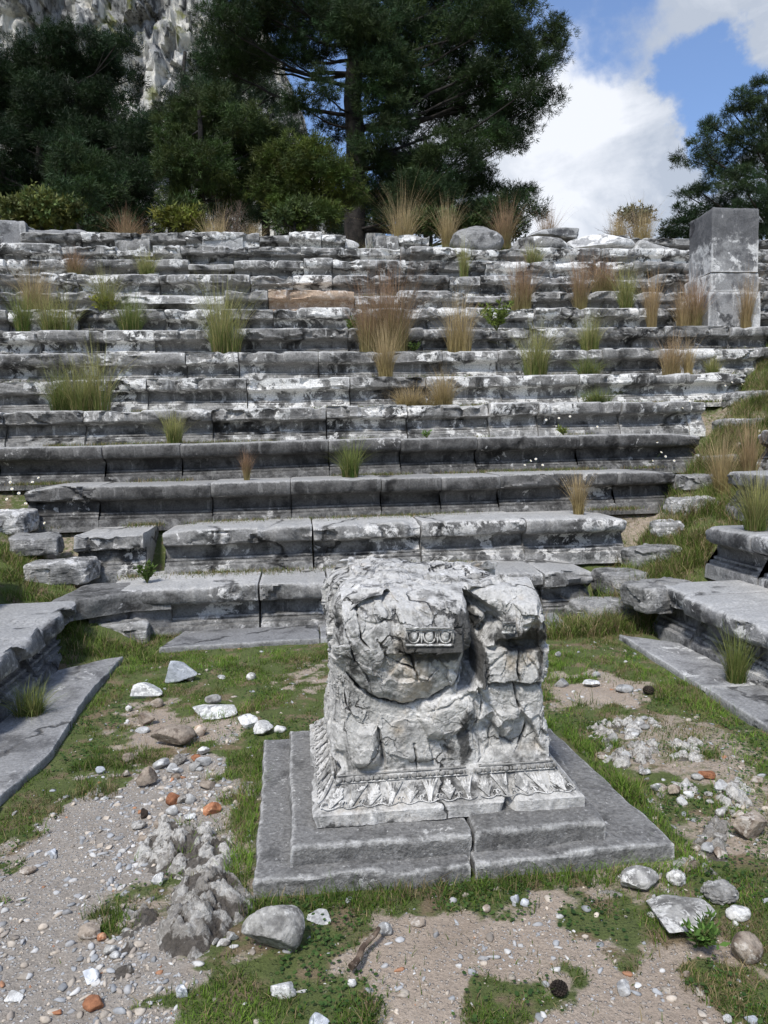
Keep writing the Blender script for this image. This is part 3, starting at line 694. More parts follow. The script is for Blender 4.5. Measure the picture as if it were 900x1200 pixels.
# ------------------------------------------------------------------ the altar
AXL, AXR, AYF, AYB = .105, .945, 2.75, 3.46
AZ0, AZT = .122, .985
def altar():
    t = thing('stone_altar', (.53, 3.05, 0), 'battered whitish marble altar block on two grey steps in the middle of the floor', 'altar')
    # steps (each split by one joint)
    for nm, poly, z0, z1, sd in (
        ('foundation_slab', [(-.215, 2.475), (.56, 2.455), (.57, 3.70), (-.23, 3.72)], -.08, .046, 71),
        ('foundation_slab', [(.566, 2.455), (1.33, 2.49), (1.25, 3.62), (.576, 3.70)], -.08, .050, 72),
        ('step_block', [(-.085, 2.535), (.572, 2.530), (.585, 3.60), (-.10, 3.62)], .0, .120, 73),
        ('step_block', [(.580, 2.520), (1.085, 2.535), (1.15, 3.55), (.593, 3.58)], .0, .123, 74)):
        V, Fs = prism(poly, z0, z1, sd, res=.012, bev=.012 if nm[0] == 'f' else .014, amp=.010, side_amp=.015)
        amesh(nm, V, Fs, M['plinth'], t, 30)
    # main block: rings of points at rising levels
    nf, ns, nb = 330, 110, 70
    c = np.linspace(0, 1, nf, endpoint=False); cs = np.linspace(0, 1, ns, endpoint=False); cb = np.linspace(0, 1, nb, endpoint=False)
    # perimeter (unit square corners), front from left to right
    U = np.concatenate([c, np.ones(ns), 1-cb, np.zeros(ns)]); Wd = np.concatenate([np.zeros(nf), cs, np.ones(nb), 1-cs])
    isf = np.concatenate([np.ones(nf), np.zeros(ns+nb+ns)])
    levels = [(.105, AZ0, 0), (.105, AZ0+.004, 0), (.105, AZ0+.046, 0), (.098, AZ0+.052, 0)]
    for q in np.linspace(0, 1, 16): levels.append((.088-.070*(q**.75), AZ0+.056+.072*q, 0))
    levels += [(.016, .268, 0), (.004, .278, 0)]
    nz = 250
    for q in np.linspace(0, 1, nz): levels.append((0., .282+(AZT-.282)*q, q))
    R = []
    for e, z, q in levels:
        x = lerp(AXL-e, AXR+e, U); y = lerp(AYF-e, AYB+e, Wd)
        R.append(np.stack([x, y, np.full(len(x), z), U, Wd, isf], -1))
    R = np.array(R); X, Y, Z = R[..., 0], R[..., 1], R[..., 2]
    PX, PY, _ = proj(np.stack([X, np.full_like(X, AYF), Z], -1).reshape(-1, 3)); PX = PX.reshape(X.shape); PY = PY.reshape(X.shape)
    nP = np.stack([X, Y, Z], -1).reshape(-1, 3)
    PXw = PX+4*fbm(nP*12, 3, 91).reshape(X.shape)+1.6*fbm(nP*45, 3, 96).reshape(X.shape); PYw = PY+4*fbm(nP*12+40, 3, 92).reshape(X.shape)+1.6*fbm(nP*45+9, 3, 97).reshape(X.shape)
    H = np.zeros_like(X)
    def bump(poly, h, w, pw=.5):
        s = sdpoly(PXw, PYw, poly); return h*np.clip(s/w, 0, 1)**pw
    # broken cornice mass, left
    A = bump([(375, 640), (460, 630), (530, 640), (551, 690), (551, 745), (540, 772), (532, 797), (506, 815), (471, 823), (444, 815), (418, 800), (396, 782), (340, 770), (340, 640)], .095, 36, .45)
    A *= lerp(1., .72, sst(745, 815, PYw))
    # its facet planes
    A += bump([(462, 706), (545, 694), (550, 757), (466, 758)], .035, 5, .6)
    A -= bump([(446, 758), (482, 758), (480, 792), (462, 796), (440, 778)], .018, 3, .8)
    A -= bump([(484, 760), (515, 760), (512, 778), (498, 790), (484, 786)], .012, 3, .8)
    A -= .028*np.exp(-(np.hypot((PXw-404)/16, (PYw-700)/26))**2)
    # cornice mass, right
    B = bump([(566, 630), (610, 640), (634, 690), (652, 730), (652, 752), (600, 753), (566, 756), (576, 742), (588, 722), (578, 712), (560, 704), (548, 690), (548, 640)], .085, 22, .5)
    B += bump([(585, 700), (628, 700), (622, 722), (606, 728), (604, 742), (590, 742), (586, 728)], .025, 4, .7)
    B -= bump([(582, 722), (590, 728), (590, 742), (607, 742), (616, 724), (640, 720), (646, 752), (575, 756)], .035, 5, .7)
    H += np.maximum(A, B)
    # cavity between them
    H -= bump([(545, 692), (562, 700), (580, 710), (588, 726), (576, 742), (568, 757), (560, 790), (552, 806), (534, 806), (540, 775), (550, 745)], .12, 6, .6)
    H += bump([(566, 708), (582, 716), (576, 728), (562, 738), (553, 720)], .06, 8, .6)   # pale chunk in the cavity
    H += bump([(546, 782), (560, 778), (570, 800), (556, 812), (546, 806)], .06, 8, .6)
    H += bump([(556, 758), (648, 756), (650, 800), (600, 799), (580, 797), (558, 802)], .030, 3, .8)
    H -= .06*np.exp(-(sdline(PXw, PYw, [(556, 804), (580, 799), (600, 797), (612, 801), (628, 799), (645, 806)])/2.1)**2)
    H += bump([(498, 815), (540, 808), (556, 826), (550, 856), (522, 866), (500, 860), (488, 838)], .030, 10, .6)
    H -= bump([(500, 862), (522, 866), (530, 880), (524, 905), (508, 903)], .022, 3, .9)
    H += bump([(416, 862), (428, 849), (440, 850), (446, 880), (448, 902), (424, 909), (412, 890)], .034, 8, .6)
    H -= bump([(441, 850), (447, 856), (452, 880), (454, 906), (448, 906), (446, 880)], .045, 2.5, .9)
    H -= bump([(553, 856), (577, 833), (581, 850), (593, 866), (601, 858), (609, 829), (622, 845), (634, 868), (640, 882), (620, 896), (560, 893), (560, 868)], .034, 3, .9)
    H += bump([(578, 832), (608, 826), (601, 858), (594, 866), (584, 852)], .014, 4, .8)
    H -= bump([(388, 888), (400, 880), (412, 905), (400, 912)], .02, 4, .9)
    cr = [[(396, 800), (405, 825), (420, 845), (428, 850)], [(440, 742), (448, 760), (462, 770), (480, 775)], [(415, 690), (417, 720), (422, 745), (432, 752)],
          [(466, 755), (480, 762), (484, 790), (496, 792), (512, 775)], [(402, 735), (415, 770), (430, 795), (438, 812)], [(392, 690), (398, 740)],
          [(555, 800), (566, 825), (560, 850)], [(548, 700), (570, 716), (590, 740)], [(600, 800), (608, 828)], [(486, 870), (488, 905)], 
          [(565, 757), (570, 800)], [(605, 757), (607, 795)], [(455, 905), (450, 930), (455, 955)], [(415, 800), (440, 818)], [(620, 845), (612, 880), (600, 893)], [(560, 893), (575, 880), (580, 850)]]
    cd = np.full(X.shape, 99.)
    for l in cr: cd = np.minimum(cd, sdline(PXw, PYw, l))
    cv = .25+.9*sst(-.35, .35, fbm(nP*16, 3, 93)).reshape(X.shape)
    H -= .028*cv*np.exp(-(cd/(.5+.8*cv))**2)
    rim = sdline(PXw, PYw, [(404, 788), (418, 800), (440, 815), (471, 825), (506, 817), (528, 802), (538, 780), (549, 752), (553, 722)])
    H -= .022*(.3+cv)*np.exp(-(rim/1.7)**2)
    # flaked surface everywhere
    wp = nP+.05*np.stack([fbm(nP*7, 3, 61), fbm(nP*7, 3, 62), fbm(nP*7, 3, 63)], -1)
    f1, f2, idv = worley(wp*np.array([5, 5, 3.6]), 15); f1 = f1.reshape(X.shape); f2 = f2.reshape(X.shape); idv = idv.reshape(X.shape)
    cm = sst(-.1, .25, fbm(nP*3.3, 3, 66).reshape(X.shape))
    fA, eA = facets(wp*np.array([5.2, 5.2, 4.]), 16); fB, eB = facets(wp*np.array([14, 14, 11.]), 17)
    flake = fA.reshape(X.shape)*.016+fB.reshape(X.shape)*.006-.010*cm*np.exp(-((f2-f1)/.035)**2)
    g1, g2, gid = worley(wp*np.array([18, 18, 13.]), 25); g1 = g1.reshape(X.shape); g2 = g2.reshape(X.shape)
    flake += -.003*cm*np.exp(-((g2-g1)/.06)**2)
    n1 = fbm(nP*4, 4, 51).reshape(X.shape)*.015+fbm(nP*22, 4, 52).reshape(X.shape)*.007+fbm(nP*70, 3, 53).reshape(X.shape)*.003
    zq = sst(.282, .34, Z)
    pan = np.clip(sdpoly(PX, PY, [(470, 731), (536, 728), (538, 757), (472, 758)])/4., 0, 1)
    Hf = ((H+flake+n1)*(1-pan)+.132*pan)*zq
    Hs = (flake*1.1+n1*1.4-.015)*zq
    # blend front/side near the vertical corners
    Uu, Ww = R[..., 3], R[..., 4]
    wf = sst(.10, .0, Ww)
    wr = sst(.97, 1.0, Uu); wl = sst(.03, 0., Uu); wb = sst(.93, 1., Ww)
    sidew = np.maximum(wr, wl)
    Y2 = Y-Hf*wf+Hs*wb
    sx = .10*(1-np.sqrt(np.clip(1-np.clip((AZT-.10-Z)/-.10, 0, 1)**2, 0, 1)))
    X2 = X+Hs*wr-Hs*wl
    # right flank grows a little to mid height, left corner knob at the top
    X2 += wr*zq*(-.045*sst(.66, .98, Z)+.012+.02*sst(.5, .30, Z))
    X2 -= wl*zq*(.010+.03*sst(.55, .30, Z))
    # round the vertical corners
    for (uc, sg) in ((0, 1), (1, -1)):
        for (vc, sv) in ((0, 1), (1, -1)):
            du = np.abs(Uu-uc)*(AXR-AXL); dv = np.abs(Ww-vc)*(AYB-AYF)
            k = np.clip(1-(du+dv)/.07, 0, 1)**2*zq
            X2 += sg*k*.022; Y2 += sv*k*.022
    # round the top edge, more in front
    rt = np.where(Ww < .05, .17, .09)+np.where(Uu > .98, .08, 0)*(Ww > .0); tt = np.clip((Z-(AZT-rt))/rt, 0, 1); ins = rt*(1-np.sqrt(1-tt**2*.999))
    cx, cy = (AXL+AXR)/2, (AYF+AYB)/2
    X2 = X2+np.where(Uu < .02, ins, np.where(Uu > .98, -ins, 0)); Y2 = Y2+np.where(Ww < .02, ins, np.where(Ww > .98, -ins, 0))
    Z2 = Z+zq*sst(.34, .5, Z)*fbm(nP*5, 3, 77).reshape(X.shape)*.012
    # base profile: worn, with the broken corner pieces
    nb_ = fbm(nP*9, 4, 81).reshape(X.shape)
    bl = (1-zq)*sst(.0, .3, np.abs(nb_))*.008
    Y2 += np.where(Ww < .02, bl, 0); X2 += np.where(Uu < .02, bl*2, 0)
    gap = (1-zq)*np.exp(-((PX-(597-(PY-905)*.30))/5.5)**2)*sst(900, 925, PY)
    Y2 += gap*.075*(Ww < .02)
    lc = (1-zq)*sst(402, 384, PX+6*nb_)*sst(955, 900, PY)
    Y2 += lc*.02*(Ww < .02)
    Rr = np.stack([X2, Y2, Z2], -1)
    top = []
    last = Rr[-1]
    cen = np.array([cx, cy+.02, AZT])
    for q in np.linspace(0, 1, 70)[1:]:
        p = last+(cen-last)*(q*.99); p = p.copy(); p[:, 2] = lerp(last[:, 2], AZT, min(1, q*6))
        top.append(p)
    top = np.array(top); tp = top.reshape(-1, 3)
    hz = fbm(tp*5, 4, 55)*.028+fbm(tp*20, 4, 56)*.012
    f1, f2, idv = worley(tp*9, 35); hz += facets(tp*7, 36)[0]*.016-.012*np.exp(-((f2-f1)/.06)**2)
    PXt, PYt, _ = proj(tp)
    # groove from the cavity running back over the top
    gx = .655-(tp[:, 1]-AYF)*.12
    hz -= .045*np.exp(-((tp[:, 0]-gx)/.018)**2)*sst(3.15, 2.8, tp[:, 1])
    hz += .03*np.exp(-(((tp[:, 0]-.30)/.22)**2+((tp[:, 1]-3.25)/.2)**2)) - .03*sst(.8, .95, tp[:, 0])
    hz *= sst(0, .05, np.repeat(np.linspace(0, 1, 70)[1:], Rr.shape[1]))
    top = (tp+np.stack([hz*0, hz*0, hz], -1)).reshape(top.shape)
    A_ = np.concatenate([Rr, top], 0)
    V, Fs = ringmesh(A_)
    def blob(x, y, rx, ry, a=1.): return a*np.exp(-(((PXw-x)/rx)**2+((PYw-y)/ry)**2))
    dark_w = np.zeros_like(PXw)  # real stains, plus shade painted under the cornices and in the cavity
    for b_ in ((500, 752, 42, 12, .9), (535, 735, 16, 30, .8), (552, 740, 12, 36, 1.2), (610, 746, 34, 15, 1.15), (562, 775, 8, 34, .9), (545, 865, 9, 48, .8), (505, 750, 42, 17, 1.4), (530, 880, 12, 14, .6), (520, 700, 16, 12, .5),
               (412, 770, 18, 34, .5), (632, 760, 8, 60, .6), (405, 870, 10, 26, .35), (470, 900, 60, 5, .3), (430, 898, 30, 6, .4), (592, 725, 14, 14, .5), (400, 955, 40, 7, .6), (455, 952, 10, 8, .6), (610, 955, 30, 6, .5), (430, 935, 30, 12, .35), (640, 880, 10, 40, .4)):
        dark_w = np.maximum(dark_w, blob(*b_))
    dark_w = np.maximum(dark_w, .45*np.exp(-(rim/3.)**2)); dark_w = np.maximum(dark_w, .62*cv*np.exp(-(cd/1.3)**2))  # undercut shade of the bulge painted along its rim; dirt along cracks
    band = sst(AZ0+.052, AZ0+.062, Z)*sst(.30, .275, Z); dark_w = np.maximum(dark_w, band*(.34+.14*fbm(nP*8, 3, 88).reshape(X.shape)))
    dark_w = np.maximum(dark_w, .42*sst(.74, .80, Z)*(wl+wr))
    dark_w = np.maximum(dark_w, pan*.72)
    dark_w *= np.where(Ww < .12, 1., .8)
    st = np.concatenate([dark_w.ravel(), .30*np.ones(len(V)-dark_w.size)])
    amesh('altar_body', V, Fs, M['altar'], t, 40, {'stain_shade': st})
    # carved anthemion band on the sloping base, bead-and-reel above it
    def slope(u, s, h, side='f'):
        """u along 0..1, s up 0..1, h off the surface"""
        e = .088-.070*(s**.75); z = AZ0+.056+.072*s
        nx_, nz_ = .70, .70
        if side == 'f': return np.stack([lerp(AXL-e, AXR+e, u), AYF-e-h*nx_, z+h*nz_], -1)
        if side == 'l': return np.stack([AXL-e-h*nx_, lerp(AYB+e, AYF-e, u), z+h*nz_], -1)
        return np.stack([AXR+e+h*nx_, lerp(AYF-e, AYB+e, u), z+h*nz_], -1)
    def skip(u, side):
        if side == 'f': return .603 < u < .635 or u < .0
        return u > .93
    for side, n in (('f', 13), ('l', 10), ('r', 10)):
        mb = MB(); mb2 = MB(); rr = np.random.default_rng(5)
        def rib(us, ss, rad, h=.002):
            us = np.array(us); ss = np.array(ss)
            if skip(us.mean(), side): return
            V, Fs = tube(slope(us, ss, h+.002+0*us, side), np.asarray(rad)*1.15, 5); (mb2 if side == 'f' and us.mean() > .62 else mb).add(V, Fs)
        w = 1./n
        for i in range(n):
            u0 = (i+.5)*w; worn = rr.uniform(.75, 1.1)
            hw = w*.46; pal = i % 2 == 0
            tt = np.linspace(0, 1, 7)
            if pal:   # palmette: fan of petals curling out
                for a in (-1.0, -.68, -.36, 0, .36, .68, 1.0):
                    L = .93-.36*abs(a)**1.5
                    us = u0+hw*.80*a*np.sin(tt*1.5)**1.2; ss = .08+L*.85*np.sin(tt*1.45)/1.0
                    ss = np.where(np.abs(a) > .5, ss-.10*tt**3, ss)
                    rib(us, ss, (.0020+.0032*np.sin(tt*2.6+.2))*worn)
            else:     # lotus: long outward leaves with a middle bud
                for a in (-1., 1.):
                    rib(u0+a*hw*(.12+.85*tt**1.6), .05+.88*tt**.8, (.0025+.003*np.sin(tt*3))*worn)
                    rib(u0+a*hw*(.05+.45*tt**1.7), .10+.80*tt, (.002+.0028*np.sin(tt*3))*worn)
                rib(u0+0*tt, .08+.80*tt, (.0022+.0035*np.sin(tt*3))*worn)
            # scrolls tying neighbours
            th = np.linspace(0, 1.7*np.pi, 14)
            for a in (-1, 1):
                rr_ = (1-th/9.5)*.10
                rib(u0+a*(w*.5-.004)-a*w*rr_*1.2*np.cos(th), .10+rr_*1.1*(1+np.sin(th))*1.1, .0022*worn, .003)
            rib(np.linspace(u0-w*.42, u0+w*.42, 9), .03+.10*np.abs(np.linspace(-1, 1, 9))**2, .0022*worn, .003)
        # hem fillets
        for a, b in ((0, .60), (.64, 1.)) if side == 'f' else ((0., .93),):
            u = np.linspace(a+.005, b-.005, 40)
            mq = mb2 if a > .6 else mb; V, Fs = tube(slope(u, u*0-.02, u*0+.002, side), .0035, 6); mq.add(V, Fs)
            V, Fs = tube(slope(u, u*0+1.0, u*0+.003, side), .0030, 6); mq.add(V, Fs)
        mb.build('carved_band', M['carve'], t, 60)
        if len(mb2.V): mb2.build('carved_band', M['carve'], t, 60)
        mb = MB(); nbd = 24
        V0, F0 = ico(2)
        for i in range(nbd):
            u = (i+.5)/nbd
            if skip(u, side): continue
            c0 = slope(np.array([u]), np.array([1.0]), np.array([.0]), side)[0]+np.array([0, 0, .013]); 
            c0 = c0+({'f': (0, .004, 0), 'l': (.004, 0, 0), 'r': (-.004, 0, 0)}[side])
            c0 = c0-{'f': np.array([0, .005, 0]), 'l': np.array([.005, 0, 0]), 'r': np.array([-.005, 0, 0])}[side]; s_ = np.array([.0125, .0095, .0098]) if side == 'f' else np.array([.0095, .0125, .0098])
            mb.add(V0*s_*rr.uniform(.85, 1.05)+c0, F0)
            for dd in (-.0165, .0185):
                off = np.array([dd, 0, 0]) if side == 'f' else np.array([0, dd, 0])
                sr = np.array([.0028, .007, .0085]) if side == 'f' else np.array([.007, .0028, .0085])
                mb.add(V0*sr+c0+off, F0)
        for a, b in ((0, .60), (.64, 1.)) if side == 'f' else ((0., .93),):
            u = np.linspace(a+.01, b-.01, 40); q = slope(u, u*0+1., u*0, side)+np.array([0, 0, .027])
            q = q+({'f': (0, .010, 0), 'l': (.010, 0, 0), 'r': (-.010, 0, 0)}[side])
            V, Fs = tube(q, .0035, 6); mb.add(V, Fs)
        mb.build('bead_moulding', M['carve'], t, 60)
    # remains of the egg-and-dart cornice
    def eggs(px0, px1, pyt, pyb, Yf, n, label, tilt=0.):
        mb = MB(); a = atY(px0, pyt, Yf); b = atY(px1, pyt+tilt, Yf); z1 = a[2]; z0 = atY(px0, pyb, Yf)[2]; hh = z1-z0
        u = np.linspace(0, 1, 24); ln = np.stack([lerp(a[0], b[0], u), np.full(24, Yf-.012), lerp(a[2], b[2], u)], -1)
        V, Fs = tube(ln, .0055, 6); mb.add(V, Fs)
        V, Fs = tube(ln+np.array([0, .006, -.011]), .0035, 6); mb.add(V, Fs)
        w = (b[0]-a[0])/n; V0, F0 = ico(3)
        for i in range(n):
            cx_ = a[0]+(i+.5)*w; cz = lerp(a[2], b[2], (i+.5)/n)-hh*.50
            P = V0*np.array([w*.26, .014, hh*.33])+np.array([cx_, Yf+.002, cz]); mb.add(P, F0)
            th = np.linspace(-.15, np.pi+.15, 14)
            q = np.stack([cx_+w*.40*np.cos(th), np.full(14, Yf-.002), cz+hh*.12-hh*.50*np.sin(th)], -1); V, Fs = tube(q, .0035, 6); mb.add(V, Fs)
            q = np.array([[cx_+w*.5, Yf, cz+hh*.25], [cx_+w*.5, Yf-.004, cz-hh*.1], [cx_+w*.5, Yf, cz-hh*.42]]); V, Fs = tube(q, [.003, .005, .001], 5); mb.add(V, Fs)
        q = ln+np.array([0, .012, -hh]); V, Fs = tube(q, .005, 6); mb.add(V, Fs)
        o = mb.build('egg_moulding', M['eggs'], t, 60); o['label'] = label
    eggs(475, 531, 735, 756, 2.615, 3, 'three carved eggs left on the left cornice piece')
    eggs(588, 603, 729, 741, 2.645, 2, 'crumb of egg moulding on the right cornice piece')
altar()
# ------------------------------------------------------------------ stones lying about
# (px centre, py base, width px, height px, kind, material, label)
ST = [
 (209, 802, 40, 29, 'angular', 'rockb', 'sharp edged bluish white block of stone on the grass near the left slab'),
 (168, 818, 42, 19, 'slab', 'rockw', 'flat white stone in the grass just left of the sharp bluish block'),
 (183, 828, 15, 11, 'round', 'rockbr', 'small brown stone touching the flat white stone'),
 (222, 797, 9, 11, 'round', 'rockbr', 'tiny brown stone leaning at the right foot of the sharp bluish block'),
 (252, 841, 62, 14, 'slab', 'rockw', 'long flat white stone with a pebble lying on it'),
 (250, 829, 21, 10, 'round', 'rockg', 'pebble lying on top of the long flat white stone'),
 (260, 795, 13, 5, 'slab', 'rockw', 'little flat white stone behind the long flat one'),
 (294, 797, 12, 10, 'round', 'rockg', 'small round stone alone in thin grass left of the altar'),
 (200, 877, 52, 25, 'angular', 'rockbr', 'big rough brownish stone lying across the top of the gravel path'),
 (234, 862, 16, 16, 'round', 'orange', 'orange tinged stone at the right end of the big brownish one'),
 (170, 850, 23, 16, 'angular', 'rockbr', 'angular brown stone between the white flat stone and the gravel'),
 (165, 858, 19, 7, 'slab', 'rockw', 'thin white stone under the angular brown one'),
 (292, 854, 27, 15, 'slab', 'rockw', 'left stone of the white trio beside the altar step'),
 (308, 862, 25, 17, 'angular', 'rockw', 'middle stone of the white trio beside the altar step'),
 (328, 858, 15, 9, 'slab', 'rockw', 'right and smallest stone of the white trio beside the altar step'),
 (189, 898, 23, 12, 'angular', 'rockw', 'elongated white stone at the grassy edge of the gravel'),
 (149, 890, 15, 11, 'round', 'rockbr', 'beige rounded stone left of the elongated white one'),
 (171, 920, 28, 25, 'angular', 'rockbr', 'pale pinkish conical stone standing in the gravel'),
 (237, 883, 17, 11, 'angular', 'rockw', 'white stone behind the orange pebble'),
 (229, 889, 14, 8, 'round', 'brick', 'orange pebble in front of the small white stone'),
 (203, 942, 20, 14, 'angular', 'brick', 'left one of the two brick red fragments in the gravel'),
 (246, 955, 25, 13, 'angular', 'brick', 'right one of the two brick red fragments in the gravel'),
 (201, 955, 15, 12, 'round', 'rockw', 'white pebble below the left brick fragment'),
 (243, 924, 20, 10, 'slab', 'rockbr', 'pale flat stone above the right brick fragment'),
 (222, 940, 14, 12, 'round', 'rockw', 'white round pebble between the two brick fragments'),
 (167, 958, 12, 13, 'angular', 'darkst', 'dark brown lump in the gravel below the conical stone'),
 (188, 970, 15, 10, 'angular', 'brick', 'small brick red fragment below the dark lump'),
 (220, 962, 18, 8, 'slab', 'rockw', 'thin white stone left of the right brick fragment'),
 (320, 1127, 76, 52, 'angular', 'rockg', 'largest loose stone, grey boulder in front of the altar at left'),
 (332, 1167, 32, 17, 'slab', 'rockw', 'whitish flat stone just below the largest grey boulder'),
 (375, 1204, 26, 17, 'angular', 'rockb', 'bluish white stone at the bottom frame edge'),
 (212, 1169, 16, 14, 'angular', 'rockb', 'bluish white chip left of the grass at the bottom'),
 (107, 1183, 26, 15, 'round', 'brick', 'brick red stone near the bottom left corner'),
 (66, 1186, 13, 6, 'slab', 'brick', 'thin brick chip left of the brick red stone'),
 (103, 1102, 27, 16, 'round', 'rockbr', 'beige oval stone at the left foot of the bedrock'),
 (118, 1104, 12, 9, 'round', 'brick', 'brick coloured pebble touching the beige oval stone'),
 (102, 1152, 24, 13, 'slab', 'rockb', 'bluish flat stone on the gravel below the beige oval one'),
 (14, 1175, 20, 10, 'slab', 'rockw', 'white flat stone at the left edge of the gravel'),
 (30, 1023, 20, 8, 'round', 'rockbr', 'brown flat stone at the left grass edge of the gravel'),
 (372, 1078, 34, 9, 'slab', 'rockw', 'narrow white stone in the grass before the altar corner'),
 (758, 1044, 50, 24, 'round', 'rockg', 'smooth humped pale stone right of the altar foundation corner'),
 (797, 1036, 25, 29, 'karst', 'rockg', 'knobbly upright pale stone right of the smooth humped one'),
 (853, 1058, 46, 31, 'karst', 'rockg', 'pitted pale stone near the right edge, above the brown streaked one'),
 (808, 1096, 100, 30, 'slab', 'rockg', 'long sloping grey stone at lower right, widest of the loose stones'),
 (883, 1127, 40, 36, 'round', 'rockbr', 'rounded cream stone with brown streaks at the right frame edge'),
 (871, 1077, 30, 15, 'round', 'rockg', 'flat grey pebble above the cream stone'),
 (889, 985, 46, 52, 'angular', 'rockbr', 'large brownish stone cut by the right frame edge'),
 (832, 912, 20, 10, 'angular', 'brick', 'salmon coloured brick fragment among stones at right'),
 (735, 811, 22, 9, 'round', 'rockw', 'oval white stone in the grass beside the dark cone'),
 (695, 803, 22, 8, 'slab', 'rockw', 'flat white stone in the bare patch right of the altar'),
 (660, 803, 18, 11, 'angular', 'rockw', 'white stone at the left of the bare patch right of the altar'),
 (655, 769, 8, 7, 'round', 'rockw', 'white pebble at the end of the paving behind the altar'),
 (700, 794, 11, 7, 'round', 'rockw', 'white round pebble between the flat white stone and the oval one'),
 (735, 1160, 20, 15, 'angular', 'rockw', 'white chip in the clover near the bottom, right of centre'),
 (748, 1152, 12, 5, 'slab', 'rockw', 'thin white sliver right of the white chip'),
 (491, 1084, 20, 9, 'round', 'rockbr', 'buff pebble left of the bare soil in front of the altar'),
 (452, 1097, 18, 17, 'round', 'rockw', 'whitish stone beside the stick'),
 (606, 1056, 14, 11, 'angular', 'rockb', 'pair stone, bluish left chip in soil before the altar'),
 (617, 1060, 14, 9, 'angular', 'rockb', 'bluish right chip in soil before the altar'),
 (571, 1065, 10, 10, 'round', 'rockbr', 'small upright beige chip before the altar joint'),
 (806, 1140, 9, 15, 'angular', 'rockbr', 'thin upright buff stone near the leafy weed'),
 (884, 1196, 16, 9, 'slab', 'rockb', 'bluish chip in the bottom right corner'),
 (413, 1153, 11, 9, 'round', 'rockw', 'white chip on the soil under the stick'),
 (118, 905, 14, 9, 'angular', 'rockb', 'bluish chip in grass near the path top'),
 (60, 1002, 16, 9, 'angular', 'rockb', 'bluish stone at the grass edge left of the gravel path'),
 (855, 1194, 12, 9, 'round', 'rockw', 'small white stone at the bottom near the right corner'),
 (150, 832, 8, 7, 'round', 'rockg', 'tiny grey stone beside the left slab'),
]
def rock_at(px, py, w, h, kind, mat, label, seed, sub=4, name='field_stone', cat='stone', group='stones lying on the floor', depth=None, sink=.16):
    P0 = atZ(px, py, 0.); dist = (P0-np.array([0, 0, EYE]))@AF; m = dist/F
    ww = w*m; elev = math.atan2(EYE, P0[1]); hh = h*m
    dp = depth*m if depth else ww*.8
    # seen height = vertical height*cos + depth*sin
    H = max(.35*ww if kind != 'slab' else .12*ww, (hh-dp*.28*math.sin(elev))/math.cos(elev)) if kind != 'karst' else max(.25*ww, hh*.6)
    H = min(H, ww*.85)
    P, Fc = rock_shape(seed, kind, sub)
    P = P/np.abs(P).max(0)
    V = P*np.array([ww/2, dp/2, H/2*(1+sink)])
    a = np.random.default_rng(seed).uniform(-.3, .3); ca, sa = math.cos(a), math.sin(a)
    V[:, :2] = V[:, :2]@np.array([[ca, sa], [-sa, ca]])
    c = np.array([P0[0], P0[1]+dp*.45, gzf(P0[0], P0[1]+dp*.4)+H/2*(1-sink)])
    o = amesh(name, V+c, Fc, M[mat], None, 40 if kind != 'karst' else 75, origin=(c[0], c[1], c[2]-H/2))
    return tag(o, label, cat, group)
for i, s_ in enumerate(ST):
    px, py, w, h, kind, mat, label = s_
    big = w > 35
    o = rock_at(px, py, w, h, kind, mat, label, 300+i, 5 if big else (4 if w > 18 else 3))
    if label.startswith('pebble lying'): o.location.z += .03
def rubble(n, polys, label, seed):
    r = np.random.default_rng(seed); base = None
    for i in range(n):
        pl = polys[i % len(polys)]; px = r.normal(pl[0], pl[2]); py = r.normal(pl[1], pl[3]); w = r.uniform(8, 19)
        o = rock_at(px, py, w, w*.7, 'karst' if r.random() < .5 else 'angular', ['rockg', 'rockw', 'rockbr', 'karst'][r.integers(0, 4)], label, seed*100+i, 3, 'rubble_stone', 'stone', 'small rubble '+('right' if px > 500 else 'left')+' of the altar')
rubble(46, [(745, 858, 32, 7), (795, 925, 22, 10), (845, 925, 20, 9), (835, 985, 24, 18), (868, 955, 18, 14), (800, 1015, 18, 8), (720, 888, 22, 8)], 'small pale stone in the rubble around the right hand bedrock', 7)
rubble(34, [(200, 925, 30, 12), (150, 1110, 16, 16), (215, 1035, 30, 8), (262, 1100, 16, 12), (180, 975, 22, 10), (225, 900, 22, 8)], 'small pale stone in the rubble around the left hand bedrock', 8)
